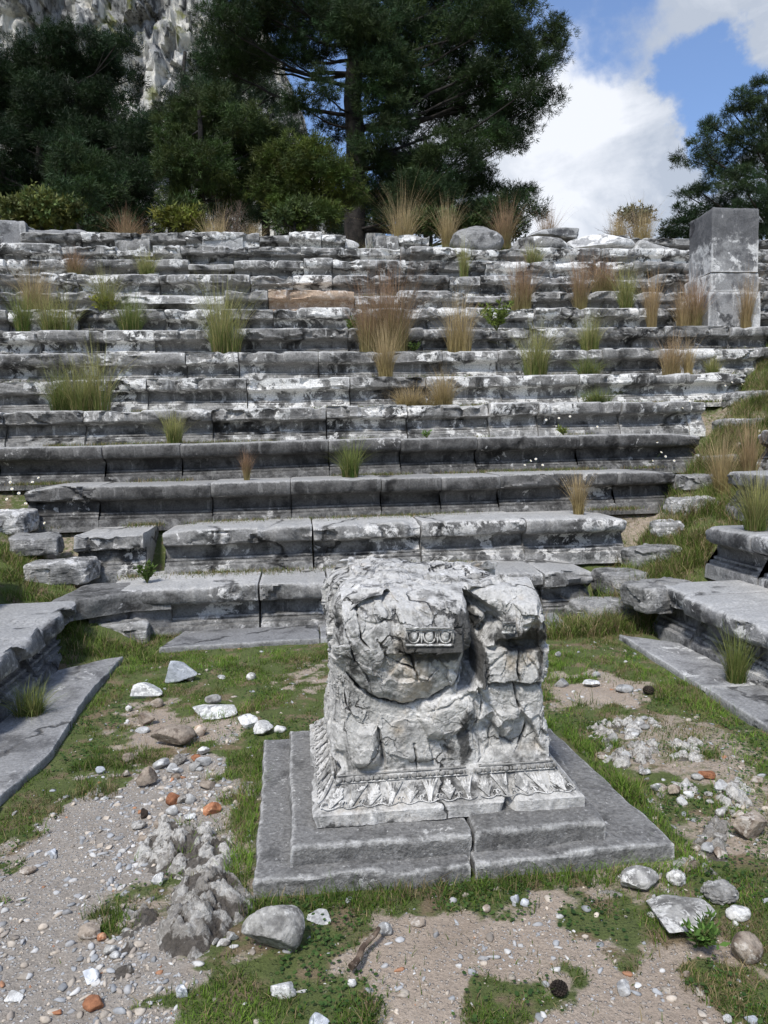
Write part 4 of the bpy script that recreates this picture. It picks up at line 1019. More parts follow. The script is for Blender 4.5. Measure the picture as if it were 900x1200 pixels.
# bedrock that pokes out of the floor
def outcrop(poly, hgt, seed, label, name='rock_outcrop'):
    q = np.array([atZ(a, b, 0.)[:2] for a, b in poly]); lo, hi = q.min(0)-.05, q.max(0)+.05
    r = .0075; nx, ny = int((hi[0]-lo[0])/r), int((hi[1]-lo[1])/r)
    X, Y = np.meshgrid(np.linspace(lo[0], hi[0], nx), np.linspace(lo[1], hi[1], ny))
    P = xyz(X, Y); w = fbm(P*4+seed, 4, seed).reshape(X.shape)*.09+fbm(P*16, 3, seed+2).reshape(X.shape)*.04
    sd_ = sdpoly(X, Y, [tuple(v) for v in q])+w
    hgt = hgt*.85; base = hgt*np.clip(sd_/.12, -1, 1); base = np.where(sd_ > 0, hgt*(1-np.exp(-np.maximum(sd_, 0)/.085))*1.15, np.clip(sd_/.12, -1, 0)*hgt)
    Pw = P+.02*np.stack([fbm(P*20, 2, 5), fbm(P*20, 2, 6), 0*P[:, 0]], -1)
    f1, f2, _ = worley(Pw*19+seed, seed+1); g1, g2, _ = worley(Pw*42+seed, seed+4)
    kn = ((np.clip(1-(f1/.62)**2, 0, 1)**.5*.042+np.clip(1-(g1/.6)**2, 0, 1)**.5*.016).reshape(X.shape)-.03)+fbm(P*60, 3, seed).reshape(X.shape)*.008
    big = fbm(P*5+seed, 3, seed+7).reshape(X.shape)*hgt*.6
    pit = -.030*sst(.15, .4, fbm(P*26, 3, seed+8)).reshape(X.shape)
    on = sst(-.02, .09, sd_)
    Z = ground_z(X, Y)-.012+np.where(sd_ > -.05, base, -.05)+on*(kn+big+pit)
    Z = np.where(sd_ < -.03, -.09, Z)
    V = np.stack([X, Y, Z], -1).reshape(-1, 3)
    i = np.arange(ny-1)[:, None]; j = np.arange(nx-1)[None]; f = np.stack([i*nx+j, i*nx+j+1, (i+1)*nx+j+1, (i+1)*nx+j], -1).reshape(-1, 4)
    keep = (sd_.ravel()[f] > -.04).any(1); f = f[keep]
    u, inv = np.unique(f, return_inverse=True)
    # closed underneath by a skirt: thick rock body
    Vt = V[u]; f = inv.reshape(f.shape); nb = len(Vt); Vb = Vt.copy(); Vb[:, 2] = -.14
    e = np.concatenate([f[:, [0, 1]], f[:, [1, 2]], f[:, [2, 3]], f[:, [3, 0]]]); key = np.sort(e, 1); kk = key[:, 0]*nb+key[:, 1]
    _, first, cnt = np.unique(kk, return_index=True, return_counts=True); be = e[first[cnt == 1]]
    side = np.stack([be[:, 1], be[:, 0], be[:, 0]+nb, be[:, 1]+nb], -1)
    dark_w = np.clip(-(kn+pit)/.035+.12, 0, .8).ravel()[u]; o = amesh(name, np.concatenate([Vt, Vb]), [np.concatenate([f, f[:, ::-1]+nb, side])], M['karst'], None, 60, {'stain_shade': np.concatenate([dark_w, dark_w])}, origin=(q[:, 0].mean(), q[:, 1].mean(), 0))  # darker in the pits and hollows
    return tag(o, label, 'bedrock', 'pitted bedrock breaking through the floor')
outcrop([(170, 985), (190, 968), (250, 965), (282, 985), (282, 1010), (258, 1028), (215, 1030), (176, 1018)], .09, 1, 'pitted bedrock hump between the gravel path and the altar, upper of three')
outcrop([(200, 1050), (232, 1024), (282, 1030), (298, 1065), (280, 1104), (240, 1124), (200, 1122), (192, 1085)], .10, 2, 'pitted bedrock hump just left of the largest grey boulder')
outcrop([(128, 1100), (150, 1062), (190, 1052), (202, 1075), (180, 1100), (168, 1142), (130, 1152), (112, 1130)], .12, 3, 'leftmost pitted bedrock hump, reaching into the gravel path')
outcrop([(682, 848), (705, 838), (775, 840), (782, 852), (740, 862), (700, 864)], .04, 4, 'flat pitted bedrock at right, farthest from the camera')
outcrop([(690, 875), (720, 868), (765, 866), (782, 885), (775, 902), (740, 905), (705, 895)], .05, 5, 'flat pitted bedrock right of the altar slab, in the grass')
outcrop([(770, 862), (815, 856), (835, 872), (825, 890), (800, 896), (778, 880)], .05, 6, 'rounded pitted bedrock patch nearest the right paving slab')
outcrop([(780, 912), (805, 902), (826, 915), (835, 935), (812, 940), (785, 930)], .055, 7, 'small knobbly bedrock left of the salmon brick fragment')
outcrop([(832, 918), (862, 908), (880, 922), (872, 936), (846, 938)], .055, 8, 'small knobbly bedrock right of the salmon brick fragment')
outcrop([(808, 958), (832, 945), (860, 955), (868, 978), (858, 1002), (830, 1008), (812, 990)], .09, 9, 'tall knobbly bedrock beside the pointed end of the altar slab')
outcrop([(735, 920), (770, 925), (778, 945), (752, 952), (735, 940)], .03, 21, 'flat rubbly bedrock between the altar slab and the knobbly bedrock')
outcrop([(868, 940), (900, 935), (905, 960), (880, 965)], .05, 22, 'knobbly bedrock beside the large brownish stone at the right edge')
outcrop([(690, 1040), (720, 1032), (735, 1042), (715, 1052)], .03, 23, 'small low bedrock lump left of the smooth humped stone')
outcrop([(806, 1008), (830, 1000), (850, 1010), (838, 1025), (815, 1028)], .05, 10, 'low knobbly bedrock between the tall one and the pitted pale stone')
# pine cones and a stick
def cone(px, py, wpx, seed, label):
    P0 = atZ(px, py, 0.); m = ((P0-np.array([0, 0, EYE]))@AF)/F; r = wpx*m/2
    mb = MB(); V0, F0 = ico(3); mb.add(V0*np.array([r*.85, r*.8, r*.62])+P0+np.array([0, 0, r*.55]), F0)
    Vs, Fs_ = ico(1); k = 90
    for i in range(k):
        t_ = (i+.5)/k; ph = i*2.39996; zz = 1-2*t_; rr = math.sqrt(max(0, 1-zz*zz)); d = np.array([zz, rr*math.cos(ph), rr*math.sin(ph)])
        mb.add(Vs*r*.17+P0+np.array([0, 0, r*.55])+d*np.array([r*.92, r*.85, r*.68]), F0[:0] if 0 else Fs_)
    o = mb.build('pine_cone', M['darkst'], None, 50, origin=P0); tag(o, label, 'pine cone')
cone(655, 1163, 20, 1, 'dark brown pine cone on the bare soil near the bottom')
cone(760, 812, 13, 2, 'round dark pine cone in the grass near the right slab')
a = atZ(411, 1138, .01); b = atZ(443, 1092, .03); q = np.linspace(0, 1, 12)[:, None]
pts = a+(b-a)*q; pts[:, 0] += .006*np.sin(q[:, 0]*9); pts[:, 2] += .012
V, Fs = tube(pts, np.linspace(.011, .007, 12), 8); tag(amesh('dead_stick', V, Fs, M['wood'], None, 50, origin=a), 'brown dead stick lying on soil below the altar', 'stick')
# ------------------------------------------------------------------ gravel
def in_altar(x, y, m=.0): return (x > -.235-m) & (x < 1.335+m) & (y > 2.45-m) & (y < 3.73+m)
def on_slab(x, y): return ((x < -1.33) & (y < 5.5)) | ((x > 2.36) & (y < 5.38)) | ((x > -1.14) & (x < 2.18) & (y > 5.65))
def gravel():
    r = np.random.default_rng(11); N = 110000
    Y = 1.55+r.random(N)**1.5*4.1; X = r.uniform(-1.35, 2.5, N)
    d, g = dirt_mask(X, Y)
    cl = sst(-.15, .4, fbm(xyz(X*5, Y*5), 3, 40))
    keep = (r.random(N) < np.clip(g*(.3+.9*cl)+(d-g)*.2*(.3+cl)+.02, 0, 1)) & ~in_altar(X, Y) & ~on_slab(X, Y) & (np.abs(X-.5) < Y*.62+.3)
    X, Y, g = X[keep], Y[keep], g[keep]; n = len(X)
    S = .0026*np.exp(r.exponential(.62, n)); S = np.minimum(S, .018)
    V0, F0 = ico(1); base = []
    for i in range(24):
        q = np.random.default_rng(700+i); Vi, Fi = ico(2); sc_ = np.full(len(Vi), 1.3)
        for _ in range(7):
            nn = q.normal(size=3); nn /= np.linalg.norm(nn); tt = Vi@nn; sc_ = np.minimum(sc_, np.where(tt > .05, q.uniform(.3, .85)/np.maximum(tt, .05), 9))
        A_, _ = np.linalg.qr(q.normal(size=(3, 3))); Pq = Vi*sc_[:, None]; Pq = (Pq/np.abs(Pq).max())@A_; base.append((Pq, Fi))
    mb = MB(); pal = np.array([(.42, .42, .42), (.33, .34, .35), (.58, .57, .55), (.44, .39, .33), (.33, .29, .25), (.55, .48, .40), (.30, .30, .30), (.42, .22, .13)])
    pw = np.array([.22, .2, .14, .14, .1, .12, .06, .02]); pc = pal[r.choice(8, n, p=pw)]*r.uniform(.75, 1.15, n)[:, None]
    Z = ground_z(X, Y)
    kind = r.integers(0, 24, n)
    for k in range(24):
        m = kind == k; c = m.sum(); B, Fb = base[k]
        a = r.uniform(0, 6.28, c); ca, sa = np.cos(a), np.sin(a); sc = np.stack([r.uniform(.9, 1.5, c), r.uniform(.7, 1., c), r.uniform(.45, .75, c)], 1)*S[m][:, None]
        Q = B[None]*sc[:, None]; Xr = Q[..., 0]*ca[:, None]-Q[..., 1]*sa[:, None]; Yr = Q[..., 0]*sa[:, None]+Q[..., 1]*ca[:, None]
        W = np.stack([Xr+X[m][:, None], Yr+Y[m][:, None], Q[..., 2]+(Z[m]+S[m]*.12)[:, None]], -1).reshape(-1, 3)
        Fk = (Fb[None]+(np.arange(c)*len(B))[:, None, None]).reshape(-1, 3)
        mb.add(W, Fk, np.repeat(pc[m], len(B), 0))
    tag(mb.build('gravel', M['pebble'], None, None), 'grey white and buff gravel scattered over the bare ground', kind='stuff')
gravel()
# ------------------------------------------------------------------ grass
def blades(X, Y, Z, H, W, lean, az, col0, col1, seg=2, bend=1.):
    """flat tapering blades; arrays of length n; returns V,F,tint"""
    n = len(X); r = np.random.default_rng(5)
    fa = az+r.normal(0, .6, n); L = np.stack([np.cos(az), np.sin(az)], 1); Wd = np.stack([-np.sin(fa), np.cos(fa)], 1)*W[:, None]/2
    rows = []; cols = []
    for k in range(seg+1):
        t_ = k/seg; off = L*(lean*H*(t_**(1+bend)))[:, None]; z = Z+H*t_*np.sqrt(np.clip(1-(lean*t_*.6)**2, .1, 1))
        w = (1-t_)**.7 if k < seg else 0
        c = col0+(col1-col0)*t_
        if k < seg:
            for s in (-1, 1):
                rows.append(np.stack([X+off[:, 0]+s*Wd[:, 0]*w, Y+off[:, 1]+s*Wd[:, 1]*w, z], -1)); cols.append(c)
        else: rows.append(np.stack([X+off[:, 0], Y+off[:, 1], z], -1)); cols.append(c)
    nv = len(rows); V = np.stack(rows, 1).reshape(-1, 3); T = np.stack(cols, 1).reshape(-1, 3)
    b = (np.arange(n)*nv)[:, None]; q = []
    for k in range(seg-1): q.append(b+np.array([[2*k, 2*k+1, 2*k+3, 2*k+2]]))
    tri = b+np.array([[2*seg-2, 2*seg-1, 2*seg]])
    return V, ([np.concatenate(q)] if q else [])+[tri], T
def turf():
    r = np.random.default_rng(3); N = 420000
    Y = 1.55+r.random(N)**1.25*4.6; X = r.uniform(-1.5, 2.6, N)
    d, g = dirt_mask(X, Y)
    n1 = fbm(xyz(X*4.5, Y*4.5), 4, 70); n2 = fbm(xyz(X*14, Y*14), 3, 71)
    den = np.clip((1-d)*(.30+1.7*n1+1.1*n2+.08), 0, 1)
    near = in_altar(X, Y, .09) & ~in_altar(X, Y, -.005)
    den = np.where(near, np.maximum(den, .55+.6*n2), den)
    den += .012*(1-g)
    keep = (r.random(N) < den) & ~in_altar(X, Y, -.004) & ~on_slab(X, Y) & (np.abs(X-.5) < Y*.62+.3)
    X, Y, n1, n2, near = X[keep], Y[keep], n1[keep], n2[keep], near[keep]; n = len(X)
    tall = sst(.1, .5, fbm(xyz(X*2.1, Y*2.1), 3, 75)+.25*n2)
    H = r.uniform(.012, .034, n)*(1+1.1*tall)*(1+.9*near); H *= np.where(r.random(n) < .03, 1.9, 1)
    br = r.random(n)[:, None]; dry = (r.random(n) < .16+.5*sst(.0, .5, fbm(xyz(X*3, Y*3), 3, 79)))[:, None]
    c1 = lerp(np.array([[.06, .12, .015]]), np.array([[.20, .32, .045]]), br); c1 = c1*(.75+.6*sst(-.3, .3, fbm(xyz(X*1.7+4, Y*1.7), 3, 91)))[:, None]; c1 = np.where(dry, np.array([[.34, .27, .14]])*(.5+.8*br), c1)
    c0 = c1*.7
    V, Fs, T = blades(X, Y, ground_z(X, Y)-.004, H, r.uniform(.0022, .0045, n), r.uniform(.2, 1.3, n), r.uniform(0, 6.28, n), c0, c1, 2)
    amesh_ = amesh('short_grass', V, Fs, M['blade'], None, None, {'tint': T}); tag(amesh_, 'short green grass covering much of the floor', kind='stuff')
    # low broad leaved clover in the same places
    N = 60000; Y = 1.55+r.random(N)**1.25*4.4; X = r.uniform(-1.5, 2.6, N); d, g = dirt_mask(X, Y)
    n3 = fbm(xyz(X*3.5+9, Y*3.5), 4, 80)
    keep = (r.random(N) < np.clip((1-d)*(n3*2.2+.1), 0, .8)) & ~in_altar(X, Y) & ~on_slab(X, Y) & (np.abs(X-.5) < Y*.62+.3)
    X, Y = X[keep], Y[keep]; n = len(X); br = r.random(n)[:, None]; c = lerp(np.array([[.03, .07, .018]]), np.array([[.09, .16, .04]]), br)
    a = r.uniform(0, 6.28, n); s = r.uniform(.003, .008, n); tl = r.uniform(-.5, .5, n); z = ground_z(X, Y)+r.uniform(.002, .02, n)
    P = []
    for k in range(5):
        th = a+k*2*np.pi/5; P.append(np.stack([X+s*np.cos(th), Y+s*np.sin(th), z+s*tl*np.cos(th-a)], -1))
    V = np.stack(P, 1).reshape(-1, 3); Fk = (np.arange(n)*5)[:, None]+np.arange(5)[None]
    o = amesh('clover', V, Fk, M['blade'], None, None, {'tint': np.repeat(c, 5, 0)}); tag(o, 'dark green clover and small leaves among the grass', kind='stuff')
turf()
def weeds(name, label, cx, cy, n, spread, hmin, hmax, green, seed, zf, wb=.005):
    pass
def stair_grass():
    r = np.random.default_rng(8); Xs, Ys, Zs, Hs, G = [], [], [], [], []
    def scatter(n, side, s0, s1, hw, hm, gr, off=0):
        s = r.uniform(s0, s1, n); w = r.normal(0, hw, n)
        if side > 0: x = s-3.02+w+off; y = s-w*.3
        else: x = 4.10-s+w+off; y = s+w*.3
        Xs.append(x); Ys.append(y); Hs.append(hm*r.uniform(.4, 1.1, n)); G.append(np.full(n, gr))
    for i in range(300):      # tufts
        s = 5.5+r.random()**1.2*5.4; scatter(150, 1, s-.06, s+.06, .06, r.uniform(.09, .24), r.random()*.8, r.normal(.05, .33))
    for i in range(45):
        s = 5.4+r.random()*2.0; scatter(120, -1, s-.06, s+.06, .05, r.uniform(.06, .14), min(1, r.random()*.5+.5), r.normal(0, .22))
    scatter(22000, 1, 5.45, 11, .42, .07, .4); scatter(3500, -1, 5.35, 8, .25, .04, .8)
    X, Y, H, G_ = map(np.concatenate, (Xs, Ys, Hs, G)); n = len(X)
    br = r.random(n)[:, None]; gr = (r.random(n) < .42+.5*G_)[:, None]
    c1 = np.where(gr, lerp(np.array([[.07, .12, .02]]), np.array([[.22, .30, .06]]), br), lerp(np.array([[.22, .15, .08]]), np.array([[.50, .40, .22]]), br))
    V, Fs, T = blades(X, Y, ground_z(X, Y)-.01, H, r.uniform(.004, .008, n), r.uniform(.2, 1.1, n), r.uniform(0, 6.28, n), c1*.7, c1, 3)
    tag(amesh('stair_grass', V, Fs, M['blade'], None, None, {'tint': T}), 'matted green and straw coloured grass over the corner stairways', kind='stuff')
stair_grass()
def ledge_grass():
    r = np.random.default_rng(9); Xs, Ys, Zs, Hs = [], [], [], []
    for k in range(0, 14):
        Yf = Dk(k+1)+.05 if k else Dk(1)-.0
        x0, x1 = (-1.8-.5*k, 2.5+.62*k)
        n = 9000 if k < 6 else 5000
        x = r.uniform(x0, x1, n); p = fbm(np.stack([x*1.5+k*9, x*0, x*0], -1), 3, 30+k)
        m = r.random(n) < np.clip((p-.0)*2.4+ (.05 if k > 4 else .02), 0, .9); x = x[m]
        Xs.append(x); Ys.append(Yf-np.abs(r.normal(0, .05, len(x)))-(r.random(len(x)) < .3)*r.uniform(0, .2, len(x))); Zs.append(np.full(len(x), Zk(k)-.005)); Hs.append(r.uniform(.015, .055, len(x))*(1+(k > 5)))
    # crest
    n = 16000; x = r.uniform(-7, 10, n); y = 15.1+r.random(n)*2.2; Xs.append(x); Ys.append(y); Zs.append(ground_z(x, y)); Hs.append(r.uniform(.08, .32, n))
    X, Y, Z, H = map(np.concatenate, (Xs, Ys, Zs, Hs)); n = len(X)
    br = r.random(n)[:, None]; gr = (r.random(n) < .6)[:, None]
    c1 = np.where(gr, lerp(np.array([[.07, .11, .025]]), np.array([[.20, .25, .06]]), br), lerp(np.array([[.2, .14, .07]]), np.array([[.45, .36, .2]]), br))
    V, Fs, T = blades(X, Y, Z, H, r.uniform(.003, .006, n)*(1+(Y > 9)*.8), r.uniform(.2, 1., n), r.uniform(0, 6.28, n), c1*.7, c1, 2)
    tag(amesh('ledge_grass', V, Fs, M['blade'], None, None, {'tint': T}), 'sparse small grass sprouting on the ledges of the seats and the crest', kind='stuff')
ledge_grass()
# tall clumps: px, base py, height px, width px, tread number (its top carries it), colour, label
GY = ((.10, .15, .03), (.42, .40, .16)); RT = ((.22, .20, .08), (.40, .24, .16)); TN = ((.30, .24, .10), (.55, .42, .24)); GR = ((.06, .11, .02), (.24, .28, .08)); OR = ((.28, .22, .10), (.50, .35, .21))
TC = [
 (66, 476, 48, 38, 5, GR, 'green left half of the big double grass clump at the left, on the fifth row'),
 (101, 476, 76, 56, 5, GY, 'tall yellow tipped right half of the big double grass clump at the left'),
 (201, 514, 42, 24, 4, GY, 'single narrow clump on the fourth row, right of the big double clump'),
 (289, 561, 36, 11, 3, RT, 'thin reddish tuft hanging before the dark fourth row'),
 (410, 559, 44, 28, 3, GR, 'green and straw tuft in the middle of the dark fourth row riser'),
 (678, 605, 52, 20, 2, TN, 'tan tuft in front of the third row, right of the altar top'),
 (262, 410, 82, 48, 7, GY, 'widest yellow green clump left of centre, on the seventh row'),
 (24, 385, 52, 26, 8, GR, 'green clump at far left on the eighth row'),
 (70, 386, 52, 40, 8, GY, 'second green clump from the left on the eighth row'),
 (153, 386, 44, 32, 8, GR, 'third green clump from the left on the eighth row'),
 (121, 352, 36, 30, 9, GY, 'low clump above a yellow green weed at upper left'),
 (30, 342, 34, 34, 9, TN, 'straw coloured clump at the far left of the ninth row'),
 (86, 320, 28, 20, 11, RT, 'small reddish tuft at the upper left'),
 (168, 318, 26, 22, 11, GY, 'small yellow green tuft at upper left near the crest'),
 (452, 441, 60, 26, 6, TN, 'short tan clump at the foot of the tall red clump'),
 (456, 412, 112, 52, 7, RT, 'tallest red brown grass clump, in the middle of the seats'),
 (432, 412, 64, 24, 7, RT, 'dark red tuft leaning on the left of the tallest clump'),
 (538, 411, 72, 32, 7, TN, 'tan clump right of the tallest red one'),
 (625, 438, 66, 34, 6, GY, 'rounded straw topped clump right of centre on the sixth row'),
 (520, 472, 40, 28, 5, TN, 'short straw clump on the fifth row at centre'),
 (485, 472, 24, 50, 5, TN, 'sprawling dead tuft left of the short straw clump'),
 (694, 408, 48, 26, 7, GY, 'green yellow clump on the seventh row, right of the rounded one'),
 (610, 358, 56, 22, 9, RT, 'reddish thin clump right of centre on the ninth row'),
 (683, 358, 60, 22, 9, RT, 'reddish thin clump further right on the ninth row'),
 (735, 352, 50, 28, 9, GY, 'yellowish clump on the ninth row left of the pier'),
 (714, 335, 34, 34, 10, RT, 'dense dark red tuft on the tenth row left of the pier'),
 (762, 380, 74, 20, 8, OR, 'narrow orange clump standing left of the pier foot'),
 (799, 380, 52, 20, 8, OR, 'short orange clump between the narrow one and the pier'),
 (819, 380, 62, 26, 8, RT, 'red orange clump touching the left side of the pier'),
 (876, 380, 58, 18, 8, OR, 'orange clump in front of the pier right side'),
 (787, 437, 54, 26, 6, OR, 'orange tan clump on the sixth row below the pier'),
 (806, 437, 40, 14, 6, TN, 'thin tan tuft right of the orange tan clump'),
 (690, 438, 22, 28, 6, GR, 'low green tuft on the sixth row'),
 (836, 437, 24, 20, 6, GY, 'low tuft on the sixth row near the right edge'),
 (545, 322, 44, 12, 11, GY, 'slim yellow green tuft near the crest, right of centre'),
 (626, 305, 24, 20, 12, GY, 'small yellow green tuft just below the crest boulders'),
 (473, 278, 56, 36, 14, TN, 'tallest tan clump on the crest, above the red clump'),
 (526, 278, 44, 26, 14, TN, 'second tan clump on the crest, left of the humped boulder'),
 (592, 272, 36, 26, 14, RT, 'reddish clump on the crest behind the humped boulder'),
 (252, 280, 34, 28, 14, TN, 'straw clump on the crest above the brightest block'),
 (155, 284, 34, 30, 14, RT, 'reddish tuft on the crest at left'),
 (296, 284, 26, 22, 14, TN, 'small dry tuft on the crest right of the brightest block'),
 (640, 274, 30, 18, 14, RT, 'thin reddish stalks on the crest left of the flat dark slab'),
 (725, 276, 44, 20, 14, TN, 'thin tan stalks on the crest in front of the bare bush'),
 (752, 276, 36, 26, 14, TN, 'spreading tan stalks on the crest near the pale wedge slab'),
 (888, 612, 62, 40, -2, GY, 'thick dry clump on the second side seat at the right edge'),
 (862, 800, 58, 26, -9, GR, 'tall green tuft between right paving slab and side seat'),
 (40, 838, 34, 30, -8, GR, 'dark green tuft between left paving slab and side seat'),
 (848, 560, 60, 30, -5, TN, 'tan clump on the upper right stairway'),
 (880, 560, 70, 26, -5, OR, 'orange brown clump at right frame edge above the side seats'),
 (700, 470, 18, 40, 5, GR, 'low green strip of grass on the fifth row at right'),
]
def clump(px, py, h, w, k, colr, label, seed):
    r = np.random.default_rng(seed)
    if k > 0: Y = Dk(k)+(.33 if k < 14 else 1.0); Z = Zk(k)-.01
    elif k == -2: Y = 5.4; Z = .8
    elif k == -9: P = atZ(px, py, .03); Y = P[1]; Z = 0.
    elif k == -8: P = atZ(px, py, .03); Y = P[1]; Z = 0.
    else: Y = 7.1; Z = None
    c = atY(px, py, Y); 
    if Z is None: Z = gzf(c[0], c[1])
    m = ((c-np.array([0, 0, EYE]))@AF)/F; zt = atY(px, py-h, Y)[2]; H0 = max(zt-Z, .1); R = w*m/2
    n = int((170+w*13)*(1.5 if colr is RT else 1.15)); a = r.uniform(0, 6.28, n); rad = R*.55*np.sqrt(r.random(n))
    sc_ = r.integers(0, 4, n); ox = r.normal(0, R*.32, 4)[sc_]; hs_ = r.uniform(.72, 1.12, 4)[sc_]; X = c[0]+ox+rad*.75*np.cos(a); Yy = Y+rad*np.sin(a); H = H0*hs_*np.clip(r.normal(.80, .26, n), .15, 1.2)
    short = r.random(n) < .28; H = np.where(short, H*.45, H)
    lean = np.clip(np.abs(r.normal(0, .9, n))*(R/H0)*1.9, .03, 1.5)
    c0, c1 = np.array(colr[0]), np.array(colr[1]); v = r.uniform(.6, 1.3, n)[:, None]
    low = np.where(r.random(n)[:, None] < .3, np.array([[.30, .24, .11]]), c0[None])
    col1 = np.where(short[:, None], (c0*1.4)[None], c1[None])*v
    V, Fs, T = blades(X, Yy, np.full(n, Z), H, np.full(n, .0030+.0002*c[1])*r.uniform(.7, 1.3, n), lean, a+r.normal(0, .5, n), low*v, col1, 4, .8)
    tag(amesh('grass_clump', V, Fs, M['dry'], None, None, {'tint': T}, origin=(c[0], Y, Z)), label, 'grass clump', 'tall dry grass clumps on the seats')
for i, a in enumerate(TC): clump(*a, seed=1000+i)
# leafy plants
def leafy(px, py, h, w, Y, Z, label, col, seed, name='leafy_plant', n=170, ls=.06):
    r = np.random.default_rng(seed); c = atY(px, py, Y); m = ((c-np.array([0, 0, EYE]))@AF)/F; R = w*m/2; H0 = h*m
    mb = MB()
    ns = 16
    for i in range(ns):
        a = r.uniform(0, 6.28); l = r.uniform(.5, 1.); tip = np.array([c[0]+R*l*math.cos(a)*.9, Y+R*l*math.sin(a)*.9, Z+H0*r.uniform(.5, 1.)])
        p0 = np.array([c[0], Y, Z]); q = np.linspace(0, 1, 6)[:, None]; pts = p0+(tip-p0)*q; pts[:, 2] += np.sin(q[:, 0]*2)*H0*.05
        V, Fs = tube(pts, np.linspace(.006, .003, 6), 5); mb.add(V, Fs, (.12, .14, .05))
        for j in range(n//ns):
            t_ = r.uniform(.25, 1.05); b = p0+(tip-p0)*t_; d = r.normal(size=3); d[2] = abs(d[2])*.8+.2; d /= np.linalg.norm(d)
            s = np.cross(d, r.normal(size=3)); s /= np.linalg.norm(s); L = ls*r.uniform(.6, 1.2)
            nrm = np.cross(d, s)*L*.06
            V = np.array([b, b+d*L*.5+s*L*.17+nrm, b+d*L, b+d*L*.5-s*L*.17+nrm]); cc = np.array(col)*r.uniform(.6, 1.4); mb.add(V, np.array([[0, 1, 2, 3]]), cc)
    return mb, c
def plant(px, py, h, w, k, label, col, seed, n=170, ls=.06, cat='plant'):
    Y, Z = (Dk(k)+.32, Zk(k)) if k else (atZ(px, py)[1], 0.)
    mb, c = leafy(px, py, h, w, Y, Z, label, col, seed, n=n, ls=ls)
    tag(mb.build('leafy_plant', M['blade'], None, None, origin=(c[0], Y, Z)), label, cat)
plant(582, 384, 32, 46, 8, 'bright green leafy plant on the eighth row, right of centre', (.14, .19, .035), 1, 420, .09)
plant(122, 362, 18, 34, 9, 'yellow green leafy weed at upper left among the dry clumps', (.24, .25, .04), 2, 260, .08)
plant(412, 378, 16, 16, 8, 'small green weed left of the tall red clump', (.13, .19, .04), 3, 120, .07)
plant(484, 412, 12, 26, 7, 'dark green weed at the right foot of the tallest red clump', (.08, .13, .03), 4, 140, .07)
plant(170, 636, 26, 24, 1, 'green weed filling the gap left of the second row', (.10, .16, .035), 5, 260, .05)
plant(135, 716, 36, 30, 0, 'leafy weed in the gap beside the bottom left step', (.11, .17, .035), 6, 260, .04)
plant(820, 1108, 30, 60, 0, 'rosette of bright green leaves beside the long sloping stone', (.12, .22, .05), 7, 200, .035)
plant(500, 507, 8, 16, 4, 'tiny green weed on the fourth row ledge', (.10, .18, .04), 8, 60, .05)
plant(660, 488, 10, 16, 4, 'small yellow green weed on the right of the fourth row ledge', (.2, .24, .05), 9, 90, .05)
# daisies
def daisies():
    r = np.random.default_rng(4); V0, F0 = ico(1); first = None
    spots = [(700, 500), (640, 492), (655, 490), (668, 488), (780, 535), (790, 540), (775, 530), (770, 518), (765, 540), (615, 545), (622, 540), (628, 538), (636, 545), (800, 478), (808, 470), (858, 448), (850, 452), (870, 450),
             (14, 573), (8, 585), (22, 578), (38, 565), (45, 560), (30, 590), (12, 565), (52, 613), (890, 505), (866, 520)]
    for px, py in spots:
        zc = .0
        for Yt in np.arange(5.6, 12, .02):
            P = atY(px, py, Yt)
            if P[2] <= ground_z(np.array([P[0]]), np.array([Yt]))[0]+.10 or (P[2] <= RS*math.floor((Yt-D1)/TR+1)+.05 and Yt > D1 and abs(P[0]) < 9): break
        m = P[1]/F*1.6
        if first is None:
            V = []; Fk = []
            for k in range(10):
                a = k*.628; d = np.array([math.cos(a), math.sin(a), 0]); s = np.array([-d[1], d[0], 0])
                V += [d*.15, d*.7+s*.22+np.array([0, 0, .12]), d*1.+np.array([0, 0, .1]), d*.7-s*.22+np.array([0, 0, .12])]; Fk.append([4*k, 4*k+1, 4*k+2, 4*k+3])
            mb = MB(); mb.add(np.array(V)*.016, np.array(Fk), (.8, .8, .78)); mb.add(V0*np.array([.007, .007, .005]), F0, (.7, .5, .05))
            q = np.linspace(0, 1, 4)[:, None]; Vt, Ft = tube(np.array([0, 0, -.12])*q, .0015, 4); mb.add(Vt, Ft, (.1, .16, .04))
            first = o = mb.build('daisy', M['petal'])
        else: o = first.copy(); C.objects.link(o)
        tag(o, 'small white daisy growing in the grass at the end of a seat row', 'daisy', 'white daisies at the ends of the rows')
        o.location = tuple(P); o.rotation_euler = (r.uniform(.5, 1.2), 0, r.uniform(-.6, .6))
daisies()
# ------------------------------------------------------------------ trees
def needle_cloud(cen, nrm, n_per, L, W, rr, tint):
    """cen (m,3) tuft centres, nrm (m,3) outward directions -> triangles"""
    m = len(cen); N = m*n_per
    c = np.repeat(cen, n_per, 0); d = np.repeat(nrm, n_per, 0)*.9+rr.normal(size=(N, 3))*.62; d /= np.linalg.norm(d, axis=1)[:, None]
    c = c+rr.normal(size=(N, 3))*L*.25
    s = np.cross(d, rr.normal(size=(N, 3))); s /= np.linalg.norm(s, axis=1)[:, None]
    l = (L*rr.uniform(.6, 1.25, N))[:, None]; w = (W*rr.uniform(.7, 1.3, N))[:, None]
    V = np.stack([c-s*w, c+s*w, c+d*l], 1).reshape(-1, 3)
    return V, np.arange(N*3).reshape(-1, 3), np.repeat(np.repeat(tint, n_per, 0)*rr.uniform(.8, 1.2, N)[:, None], 3, 0)
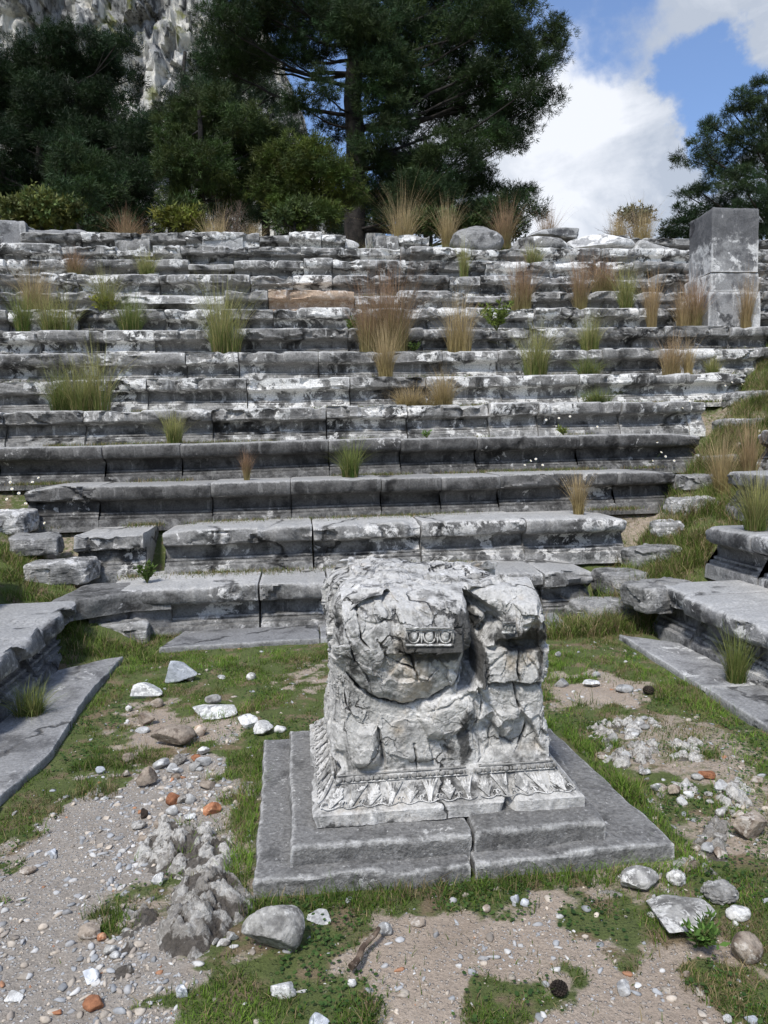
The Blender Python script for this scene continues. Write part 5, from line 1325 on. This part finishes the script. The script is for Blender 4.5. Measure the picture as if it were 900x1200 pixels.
def pine(label, Y, trunk, clumps, seed, col, dens=1., trunk_r=.3, L=.15, W=.0085, sub=.42, depth=1., name='pine_tree', group='pines behind the ruin', zbase=None, n_per=13, flat=.62, cat='tree', openness=0.):
    """trunk: [(px,py)] from the base up; clumps: (px,py,rx,ry[,dy]) foliage masses seen in the photo, each at its own distance"""
    rr = np.random.default_rng(seed)
    tp = [atY(a, b, Y) for a, b in trunk]; zb = gzf(tp[0][0], Y) if zbase is None else zbase
    tp[0] = np.array([tp[0][0], Y, zb-.1]); tp = np.array(tp)
    t = thing(name, (tp[0][0], Y, zb), label, cat, group)
    q = np.linspace(0, 1, 26); tt = np.linspace(0, 1, len(tp)); P = np.stack([np.interp(q, tt, tp[:, i]) for i in range(3)], 1)
    P[:, 0] += fbm(np.stack([q*3+seed, q*0, q*0], -1), 2, 1)*trunk_r*.5; P[:, 1] += fbm(np.stack([q*3+seed, q*0+5, q*0], -1), 2, 2)*trunk_r*.5
    V, Fs = tube(P, trunk_r*(1-.75*q)**.8, 10); amesh('trunk', V, Fs, M['bark'], t, 60)
    mb = MB(); cr = MB(); m = Y/F; tris = 0
    for c in clumps:
        px, py, rx, ry = c[:4]; dy = c[4] if len(c) > 4 else rr.normal(0, 1)*depth
        cc = atY(px, py, Y+dy); mm = (Y+dy)/F; R = np.array([rx*mm, min(rx, ry*1.3)*mm*1.0, ry*mm])
        # limb
        zs = np.clip(cc[2]-R[2]*.5-abs(cc[0]-tp[0][0])*.30, P[0, 2]+.5, P[-1, 2]-.1); i0 = int(np.argmin(np.abs(P[:, 2]-zs))); p0 = P[i0]
        e = cc-np.array([0, 0, R[2]*.25]); s = np.linspace(0, 1, 9)[:, None]; dist = np.linalg.norm(e-p0)
        pts = p0+(e-p0)*s; pts[:, 2] -= np.sin(s[:, 0]*np.pi)*dist*.07; pts += rr.normal(size=pts.shape)*dist*.012*np.sin(s*np.pi)
        r0 = min(trunk_r*.28, .02+dist*.011); V, Fs = tube(pts, lerp(r0, .015, s[:, 0]), 6); mb.add(V, Fs)
        vol = R.prod(); nsub = int(max(5, dens*6.5*(R[0]*R[2])/(sub*sub))); 
        u = rr.normal(size=(nsub, 3)); u /= np.linalg.norm(u, axis=1)[:, None]; rad = rr.random(nsub)**.42
        sc = cc+u*rad[:, None]*R
        # twigs from limb to sub clusters
        for k in range(0, nsub, 4):
            a = pts[rr.integers(4, 9)]; b_ = sc[k]; ss = np.linspace(0, 1, 4)[:, None]; tw = a+(b_-a)*ss; tw[:, 2] -= np.sin(ss[:, 0]*np.pi)*.08
            V, Fs = tube(tw, [.012, .010, .007, .004], 4); mb.add(V, Fs)
        nt = max(8, int(26*(sub/.42)**1.6*(.15/L)**1.))
        uu = rr.normal(size=(nsub, nt, 3)); uu /= np.linalg.norm(uu, axis=2)[..., None]
        sr = sub*rr.uniform(.6, 1.15, nsub)
        tc = sc[:, None]+uu*(rr.random((nsub, nt, 1))**.5)*sr[:, None, None]*np.array([1.15, 1.15, flat])
        nr = uu*np.array([1, 1, .8])+np.array([0, 0, .45])+(u[:, None]*.5)
        nr /= np.linalg.norm(nr, axis=2)[..., None]
        ti = np.array(col)[None]*rr.uniform(.55, 1.45, nsub)[:, None]*np.stack([rr.uniform(.85, 1.25, nsub), np.ones(nsub), rr.uniform(.7, 1.2, nsub)], 1)
        V, Fk, T = needle_cloud(tc.reshape(-1, 3), nr.reshape(-1, 3), n_per, L, W, rr, np.repeat(ti, nt, 0))
        cr.add(V, Fk, T); tris += len(Fk)
    mb.build('branches', M['bark'], t, 60); cr.build('crown', M['leaf'], t, None)
    return tris
DK = (.017, .036, .012); DK2 = (.029, .055, .018); MG = (.040, .066, .017); YG = (.066, .092, .019); BL = (.036, .064, .028)
tot = 0
# the great pine behind the middle of the seats
tot += pine('largest pine, its bare forked trunk rising behind the middle of the crest', 24., [(415, 330), (413, 200), (410, 120), (418, 40), (430, -60), (435, -170)],
 [(412, 22, 50, 30, -1.6), (440, 60, 34, 20, -1.4), (430, 20, 50, 26), (395, 10, 40, 22), (350, 20, 48, 24), (300, 8, 50, 20), (262, 24, 30, 16), (330, 60, 36, 16), (300, 75, 30, 14), (262, 75, 34, 22),
  (470, 40, 55, 30), (520, 25, 52, 30), (565, 30, 50, 30), (600, 50, 36, 20), (590, 8, 44, 24), (635, 50, 30, 14), (650, 35, 16, 16), (620, 85, 32, 18), (645, 70, 14, 10), (575, 85, 40, 20),
  (480, 95, 46, 26), (535, 80, 46, 24), (450, 75, 34, 20), (500, 130, 52, 28), (550, 125, 45, 26), (600, 130, 34, 20), (635, 118, 22, 14), (600, 160, 26, 22), (560, 165, 36, 24), (615, 105, 18, 12),
  (455, 135, 26, 20), (440, 170, 30, 22), (470, 190, 40, 26), (520, 185, 46, 28), (500, 225, 46, 24), (555, 215, 40, 22), (590, 240, 34, 18), (625, 245, 14, 12), (450, 225, 34, 24), (612, 225, 18, 10),
  (370, 60, 28, 18), (375, 100, 22, 14), (350, 120, 24, 14), (395, 150, 18, 14), (540, 250, 40, 18), (480, 255, 40, 16),
  (440, 100, 30, 22, -1.3), (300, 48, 34, 16), (265, 52, 30, 16), (440, -40, 60, 34), (500, -30, 60, 34), (560, -25, 50, 30), (380, -40, 60, 30), (320, -30, 55, 26), (610, -30, 35, 24), (440, -100, 70, 34), (370, -95, 60, 28), (520, -95, 60, 30), (440, -160, 50, 30)],
 1, DK2, 1.35, .36, depth=1.2, sub=.40)
tot += pine('dark spreading pine on the far left under the cliff', 27., [(52, 340), (48, 200), (52, 130), (60, 60)],
 [(52, 110, 30, 20, -1.5), (50, 145, 34, 18, -1.), (85, 140, 30, 16), (50, 75, 46, 24), (95, 60, 38, 24), (20, 95, 30, 26), (75, 100, 46, 20), (120, 80, 26, 20), (135, 62, 22, 12), (140, 45, 16, 10), (62, 40, 18, 12), (125, 115, 30, 16), (5, 130, 30, 26), (-30, 100, 40, 40), (100, 130, 34, 12), (150, 92, 14, 10)],
 2, DK, 1.5, .26, sub=.42, depth=1.3)
tot += pine('very dark pine filling the shade behind the round bush at left', 25., [(60, 340), (70, 240), (85, 160)],
 [(40, 175, 46, 34), (90, 170, 40, 30), (130, 160, 40, 28), (165, 175, 26, 30), (15, 220, 34, 34), (60, 225, 44, 34), (110, 215, 44, 34), (155, 225, 34, 34), (20, 265, 50, 24), (90, 262, 50, 22), (150, 262, 40, 20), (-20, 180, 40, 50), (170, 145, 18, 14), (-20, 250, 30, 40)],
 3, DK, 1.4, .22, sub=.42, depth=1.5)
tot += pine('young pine with a lighter pointed top in the shade at left', 21.5, [(100, 340), (95, 230), (92, 170)],
 [(88, 180, 18, 14), (100, 195, 22, 18), (75, 205, 20, 16), (115, 215, 22, 16), (95, 225, 32, 18), (130, 235, 22, 14), (85, 245, 34, 14)], 4, DK2, 1., .14, sub=.32, L=.13, depth=.5)
tot += pine('thin grey green pine against the cliff left of the great pine', 29., [(200, 340), (205, 200), (215, 60)],
 [(200, 118, 18, 14), (182, 140, 18, 12), (215, 100, 12, 14), (250, 95, 22, 22), (285, 105, 24, 20), (305, 90, 18, 14), (320, 110, 16, 14), (265, 130, 30, 16), (232, 122, 22, 14)],
 5, BL, .8, .2, sub=.42, depth=1.2)
tot += pine('bushy mid green pine left of the great trunk', 21., [(235, 340), (235, 220), (232, 130)],
 [(225, 130, 26, 18), (260, 125, 28, 16), (205, 150, 22, 20), (240, 155, 34, 20), (285, 145, 26, 20), (200, 180, 22, 22), (235, 188, 34, 24), (280, 180, 34, 22), (310, 165, 24, 16), (215, 215, 30, 20), (255, 222, 34, 18), (295, 212, 28, 20), (205, 242, 24, 14), (325, 195, 20, 18)],
 6, MG, 1.5, .16, sub=.36, L=.13, depth=.9)
tot += pine('rounded yellow green pine in front of the great trunk', 19.3, [(360, 340), (358, 240), (352, 180)],
 [(352, 172, 30, 14), (325, 190, 26, 18), (365, 192, 34, 20), (400, 205, 24, 18), (312, 215, 18, 16), (345, 220, 34, 20), (385, 230, 30, 18), (335, 242, 24, 14), (410, 232, 16, 14), (372, 250, 34, 14)],
 7, YG, 1.6, .14, sub=.32, L=.12, depth=.7)
tot += pine('dark pine behind the great trunk at right of it', 31., [(500, 340), (500, 240), (498, 160)],
 [(470, 240, 40, 30), (520, 245, 46, 30), (570, 255, 34, 22), (440, 250, 30, 24), (500, 205, 30, 24), (600, 262, 26, 14)], 8, DK, .9, .25, depth=1.)
tot += pine('dark pine in the back between the bushy one and the great trunk', 33., [(310, 340), (310, 260), (315, 150)],
 [(275, 150, 30, 26), (305, 130, 26, 22), (255, 110, 26, 24), (340, 165, 26, 22), (285, 90, 22, 18), (290, 235, 34, 34), (330, 240, 34, 30), (370, 250, 40, 28), (310, 190, 28, 26), (260, 255, 40, 24), (410, 258, 26, 20), (345, 195, 22, 22)], 9, DK, .9, .25, depth=1.)
tot += pine('pine at the right frame edge, its limbs reaching left over the pier', 27., [(905, 340), (905, 220), (900, 110)],
 [(888, 105, 16, 14), (875, 120, 22, 12), (860, 132, 16, 8), (895, 135, 24, 16), (830, 145, 12, 6), (845, 155, 26, 10), (880, 160, 30, 14), (822, 170, 20, 8), (812, 186, 24, 8), (850, 182, 30, 14), (890, 190, 30, 20), (870, 210, 34, 16), (840, 205, 22, 10),
  (820, 222, 22, 8), (805, 228, 12, 6), (850, 236, 32, 14), (890, 235, 30, 20), (880, 262, 34, 16), (930, 150, 40, 40), (930, 220, 40, 40), (850, 262, 26, 12), (905, 280, 20, 14)],
 10, BL, 1., .3, sub=.34, depth=.8)
tot += pine('low dark pine growing left of the pier on the crest', 25., [(815, 340), (812, 290), (808, 262)],
 [(800, 262, 18, 12), (820, 258, 20, 14), (785, 275, 18, 12), (812, 280, 28, 12), (795, 245, 10, 6), (835, 275, 20, 12)], 11, DK, 1., .12, sub=.28, L=.12, depth=.5)
# bushes
def bush(px, py, w, h, Y, label, col, seed, n_per=6, L=.12, W=.02, sub=.22, dens=1.6, cl=None):
    cl = cl or [(px+dx*w*.28, py-h*.35+dy*h*.2, w*.22, h*.26) for dx, dy in ((-1, .6), (0, .7), (1, .6), (-.9, -.3), (0, -.7), (.9, -.3), (0, 0))]
    return pine(label, Y, [(px, py+60), (px, py), (px, py-h*.4)], cl, seed, col, dens, .05, L, W, sub, .25, 'bush', 'bushes along the crest', None, n_per, .9, 'bush')
tot += bush(50, 262, 92, 46, 17.2, 'round bright leaved bush above the cubic block at left', (.12, .15, .045), 21, 5, .10, .028, .2, 2.)
tot += bush(212, 266, 56, 28, 17.0, 'small yellow green bush on the crest at left of centre', (.11, .13, .022), 22)
tot += bush(345, 262, 60, 22, 17.3, 'dark low bush under the rounded yellow green pine', (.05, .08, .02), 23)
tot += bush(560, 275, 110, 28, 18., 'low dark green bush behind the humped boulder', (.035, .055, .018), 24)
tot += bush(505, 268, 60, 26, 17.3, 'green bush between the two tan crest clumps', (.05, .08, .022), 25)
tot += bush(130, 276, 60, 26, 17.5, 'dark bush right of the slanted slab', (.03, .05, .018), 26)
tot += bush(746, 262, 44, 30, 19., 'thin pale leaved bush against the sky left of the pier', (.16, .16, .09), 27, 4, .09, .022, .16, .7)
def bare_bush(px, py, h, w, Y, label, seed):
    r = np.random.default_rng(seed); c = atY(px, py, Y); zb = gzf(c[0], Y); m = Y/F; mb = MB(); H0 = atY(px, py-h, Y)[2]-zb
    def grow(p, d, l, rad, dep):
        s = np.linspace(0, 1, 5)[:, None]; e = p+d*l; pts = p+(e-p)*s+r.normal(size=(5, 3))*l*.04*s; V, Fs = tube(pts, lerp(rad, rad*.6, s[:, 0]), 4); mb.add(V, Fs)
        if dep:
            for k in range(r.integers(2, 5)):
                q = pts[r.integers(2, 5)]; d2 = d+r.normal(size=3)*.45; d2[2] = abs(d2[2])+.1; d2 /= np.linalg.norm(d2); grow(q, d2, l*.62, rad*.6, dep-1)
    for i in range(12):
        a = r.uniform(0, 6.28); d = np.array([math.cos(a)*.35*w/h, math.sin(a)*.35*w/h, 1.]); d /= np.linalg.norm(d); grow(np.array([c[0], Y, zb]), d, H0*.45, .012, 3)
    tag(mb.build('bare_bush', M['wood'], None, None, origin=(c[0], Y, zb)), label, 'bush')
bare_bush(278, 285, 52, 40, 16.6, 'grey leafless bush before the dark trees, left of centre', 1)
bare_bush(738, 280, 44, 50, 16.4, 'thin leafless bush on the crest left of the pier against the sky', 2)
# ------------------------------------------------------------------ cliff
def cliff():
    Yc = 130.; nu, nv = 420, 300
    top = np.array([(-900, -300), (-300, -260), (-40, -210), (60, -190), (160, -160), (230, -110), (290, -40), (330, 50), (352, 130), (372, 190), (420, 235), (520, 262), (700, 290), (1100, 310)])
    u = np.linspace(-900, 1100, nu); u = np.where(u > 0, u, u)
    tz = np.array([atY(a, b, Yc)[2] for a, b in top]); tx = np.array([atY(a, b, Yc)[0] for a, b in top]); X1 = np.linspace(tx[0], tx[-1], nu); Zt = np.interp(X1, tx, tz)
    Zt = Zt+fbm(np.stack([X1*.06, X1*0, X1*0], -1), 5, 3)*9
    v = np.linspace(0, 1, nv); X = np.broadcast_to(X1, (nv, nu)); Z = 2+(Zt[None]-2)*v[:, None]
    P = np.stack([X, Z*0, Z], -1).reshape(-1, 3)
    Y = Yc+(Z-30)*.35
    d = fbm(P*np.array([.05, 1, .025]), 5, 7)*16+fbm(P*np.array([.22, 1, .08])+5, 5, 8)*6+np.abs(fbm(P*np.array([.5, 1, .15])+2, 4, 9))*-4
    w1, w2, wid = worley(P*np.array([.12, 1, .06]), 3); d += (wid-.5)*7
    f1, f2, fid = worley(P*np.array([.35, 1, .14])+3, 4); d += (fid-.5)*2.5
    Y = Y+d.reshape(Y.shape)
    V = np.stack([X, Y, Z], -1).reshape(-1, 3); nb = len(V)
    back = np.stack([X[-1], Y[-1]+60, Z[-1]-10], -1); V = np.concatenate([V, back])
    i = np.arange(nv-1)[:, None]; j = np.arange(nu-1)[None]; q = np.stack([i*nu+j, i*nu+j+1, (i+1)*nu+j+1, (i+1)*nu+j], -1).reshape(-1, 4)
    j = np.arange(nu-1); q2 = np.stack([(nv-1)*nu+j, (nv-1)*nu+j+1, nb+j+1, nb+j], -1)
    tag(amesh('cliff', V, [np.concatenate([q, q2])], M['cliff'], None, 40), 'steep grey limestone cliff rising above the trees at left', kind='structure')
cliff()
# ------------------------------------------------------------------ camera, sun, sky
SUN_EL, SUN_AZ = 54., 208.     # azimuth from +Y clockwise: behind the camera, to its left
cam_d = bpy.data.cameras.new('camera'); cam = bpy.data.objects.new('camera', cam_d); C.objects.link(cam)
cam_d.sensor_fit = 'VERTICAL'; cam_d.sensor_height = 36.; cam_d.lens = 36.*F/1200.; cam_d.clip_end = 6000; cam_d.clip_start = .05
from mathutils import Matrix, Vector
cam.matrix_world = Matrix(((AR[0], AU[0], -AF[0], 0), (AR[1], AU[1], -AF[1], 0), (AR[2], AU[2], -AF[2], EYE), (0, 0, 0, 1)))
bpy.context.scene.camera = cam
sd = bpy.data.lights.new('sun', 'SUN'); sun = bpy.data.objects.new('sun', sd); C.objects.link(sun)
sd.energy = 3.5; sd.angle = RAD(9.0); sd.color = (1., .96, .90)
el, az = RAD(SUN_EL), RAD(SUN_AZ)
sv = Vector((math.sin(az)*math.cos(el), math.cos(az)*math.cos(el), math.sin(el)))
sun.rotation_euler = sv.to_track_quat('Z', 'Y').to_euler(); sun.location = (-4, -4, 12)
wd = bpy.data.worlds.new('World'); bpy.context.scene.world = wd; wd.use_nodes = True
t = NT(wd.node_tree); t.n.clear()
out = t.n.new('ShaderNodeOutputWorld'); bg = t.n.new('ShaderNodeBackground'); t.l.new(bg.outputs[0], out.inputs[0])
sky = t.n.new('ShaderNodeTexSky'); sky.sky_type = 'NISHITA'; sky.sun_disc = False; sky.sun_elevation = el; sky.sun_rotation = az
sky.air_density = 1.2; sky.dust_density = .6; sky.ozone_density = 2.
tc = t.n.new('ShaderNodeTexCoord'); V_ = tc.outputs['Generated']
w1 = t.n.new('ShaderNodeTexNoise'); t.set(w1, 'Vector', V_); t.set(w1, 'Scale', 5.); t.set(w1, 'Detail', 7.); t.set(w1, 'Roughness', .6)
wc = t.n.new('ShaderNodeVectorMath'); wc.operation = 'SUBTRACT'; t.l.new(w1.outputs['Color'], wc.inputs[0]); wc.inputs[1].default_value = (.5, .5, .5)
ws = t.n.new('ShaderNodeVectorMath'); ws.operation = 'SCALE'; t.l.new(wc.outputs[0], ws.inputs[0]); ws.inputs['Scale'].default_value = .30
wa = t.n.new('ShaderNodeVectorMath'); wa.operation = 'ADD'; t.l.new(V_, wa.inputs[0]); t.l.new(ws.outputs[0], wa.inputs[1])
wnrm = t.n.new('ShaderNodeVectorMath'); wnrm.operation = 'NORMALIZE'; t.l.new(wa.outputs[0], wnrm.inputs[0]); Vw = wnrm.outputs[0]
def dotw(px, py, a, b):
    d = ray(px, py); d = d/np.linalg.norm(d); n = t.n.new('ShaderNodeVectorMath'); n.operation = 'DOT_PRODUCT'
    t.l.new(Vw, n.inputs[0]); n.inputs[1].default_value = tuple(d)
    return t.maprange(n.outputs['Value'], math.cos(RAD(a)), math.cos(RAD(b)))
Vm = t.mapping(V_, (1, 1, 1.8))
c1 = t.noise(Vm, 2.6, 9, .58, .35); c2 = t.noise(Vm, 6.5, 10, .60, .5)
def add(a, b, w): return t.math('ADD', a, t.math('MULTIPLY', b, w))
cov = t.math('ADD', c1, t.math('MULTIPLY', t.math('SUBTRACT', c2, .5), .5))
cov = add(cov, dotw(705, 190, 15, 3), .22); cov = add(cov, dotw(640, 270, 12, 3), .2); cov = add(cov, dotw(850, 60, 9, 1), .10); cov = add(cov, dotw(770, -30, 9, 2), -.03)
cov = add(cov, dotw(826, 126, 4.2, .5), -.40); cov = add(cov, dotw(665, -10, 10, 1.5), -.26); cov = add(cov, dotw(320, 40, 15, 4), -.25)
mask = t.maprange(cov, .40, .66)
shade = add(t.math('ADD', .5, t.math('MULTIPLY', t.math('SUBTRACT', c2, .5), 1.5)), dotw(712, 165, 5.5, .5), .26); shade = add(shade, dotw(650, 265, 8, 1), .32)
shade = add(shade, dotw(840, 40, 10, 2), -.20); shade = add(shade, dotw(735, 232, 5, 1), -.16); shade = add(shade, dotw(670, 110, 6, 1), .10); shade = add(shade, dotw(840, 95, 4, 1), -.1)
cc = t.mix(t.maprange(shade, .30, .85, smooth=False), (4.3, 4.75, 5.5), (7.8, 8.0, 8.4))
skyc = t.mix(.12, t.mix(1., sky.outputs[0], (.88, 1.06, 1.36), 'MULTIPLY'), (4.8, 5.6, 7.2))
col = t.mix(t.math('MULTIPLY', mask, .93), skyc, cc)
t.l.new(col, bg.inputs['Color']); bg.inputs['Strength'].default_value = .115
vs = bpy.context.scene.view_settings; vs.view_transform = 'Standard'; vs.look = 'None'; vs.gamma = 1.; vs.use_curve_mapping = False; vs.exposure = .12
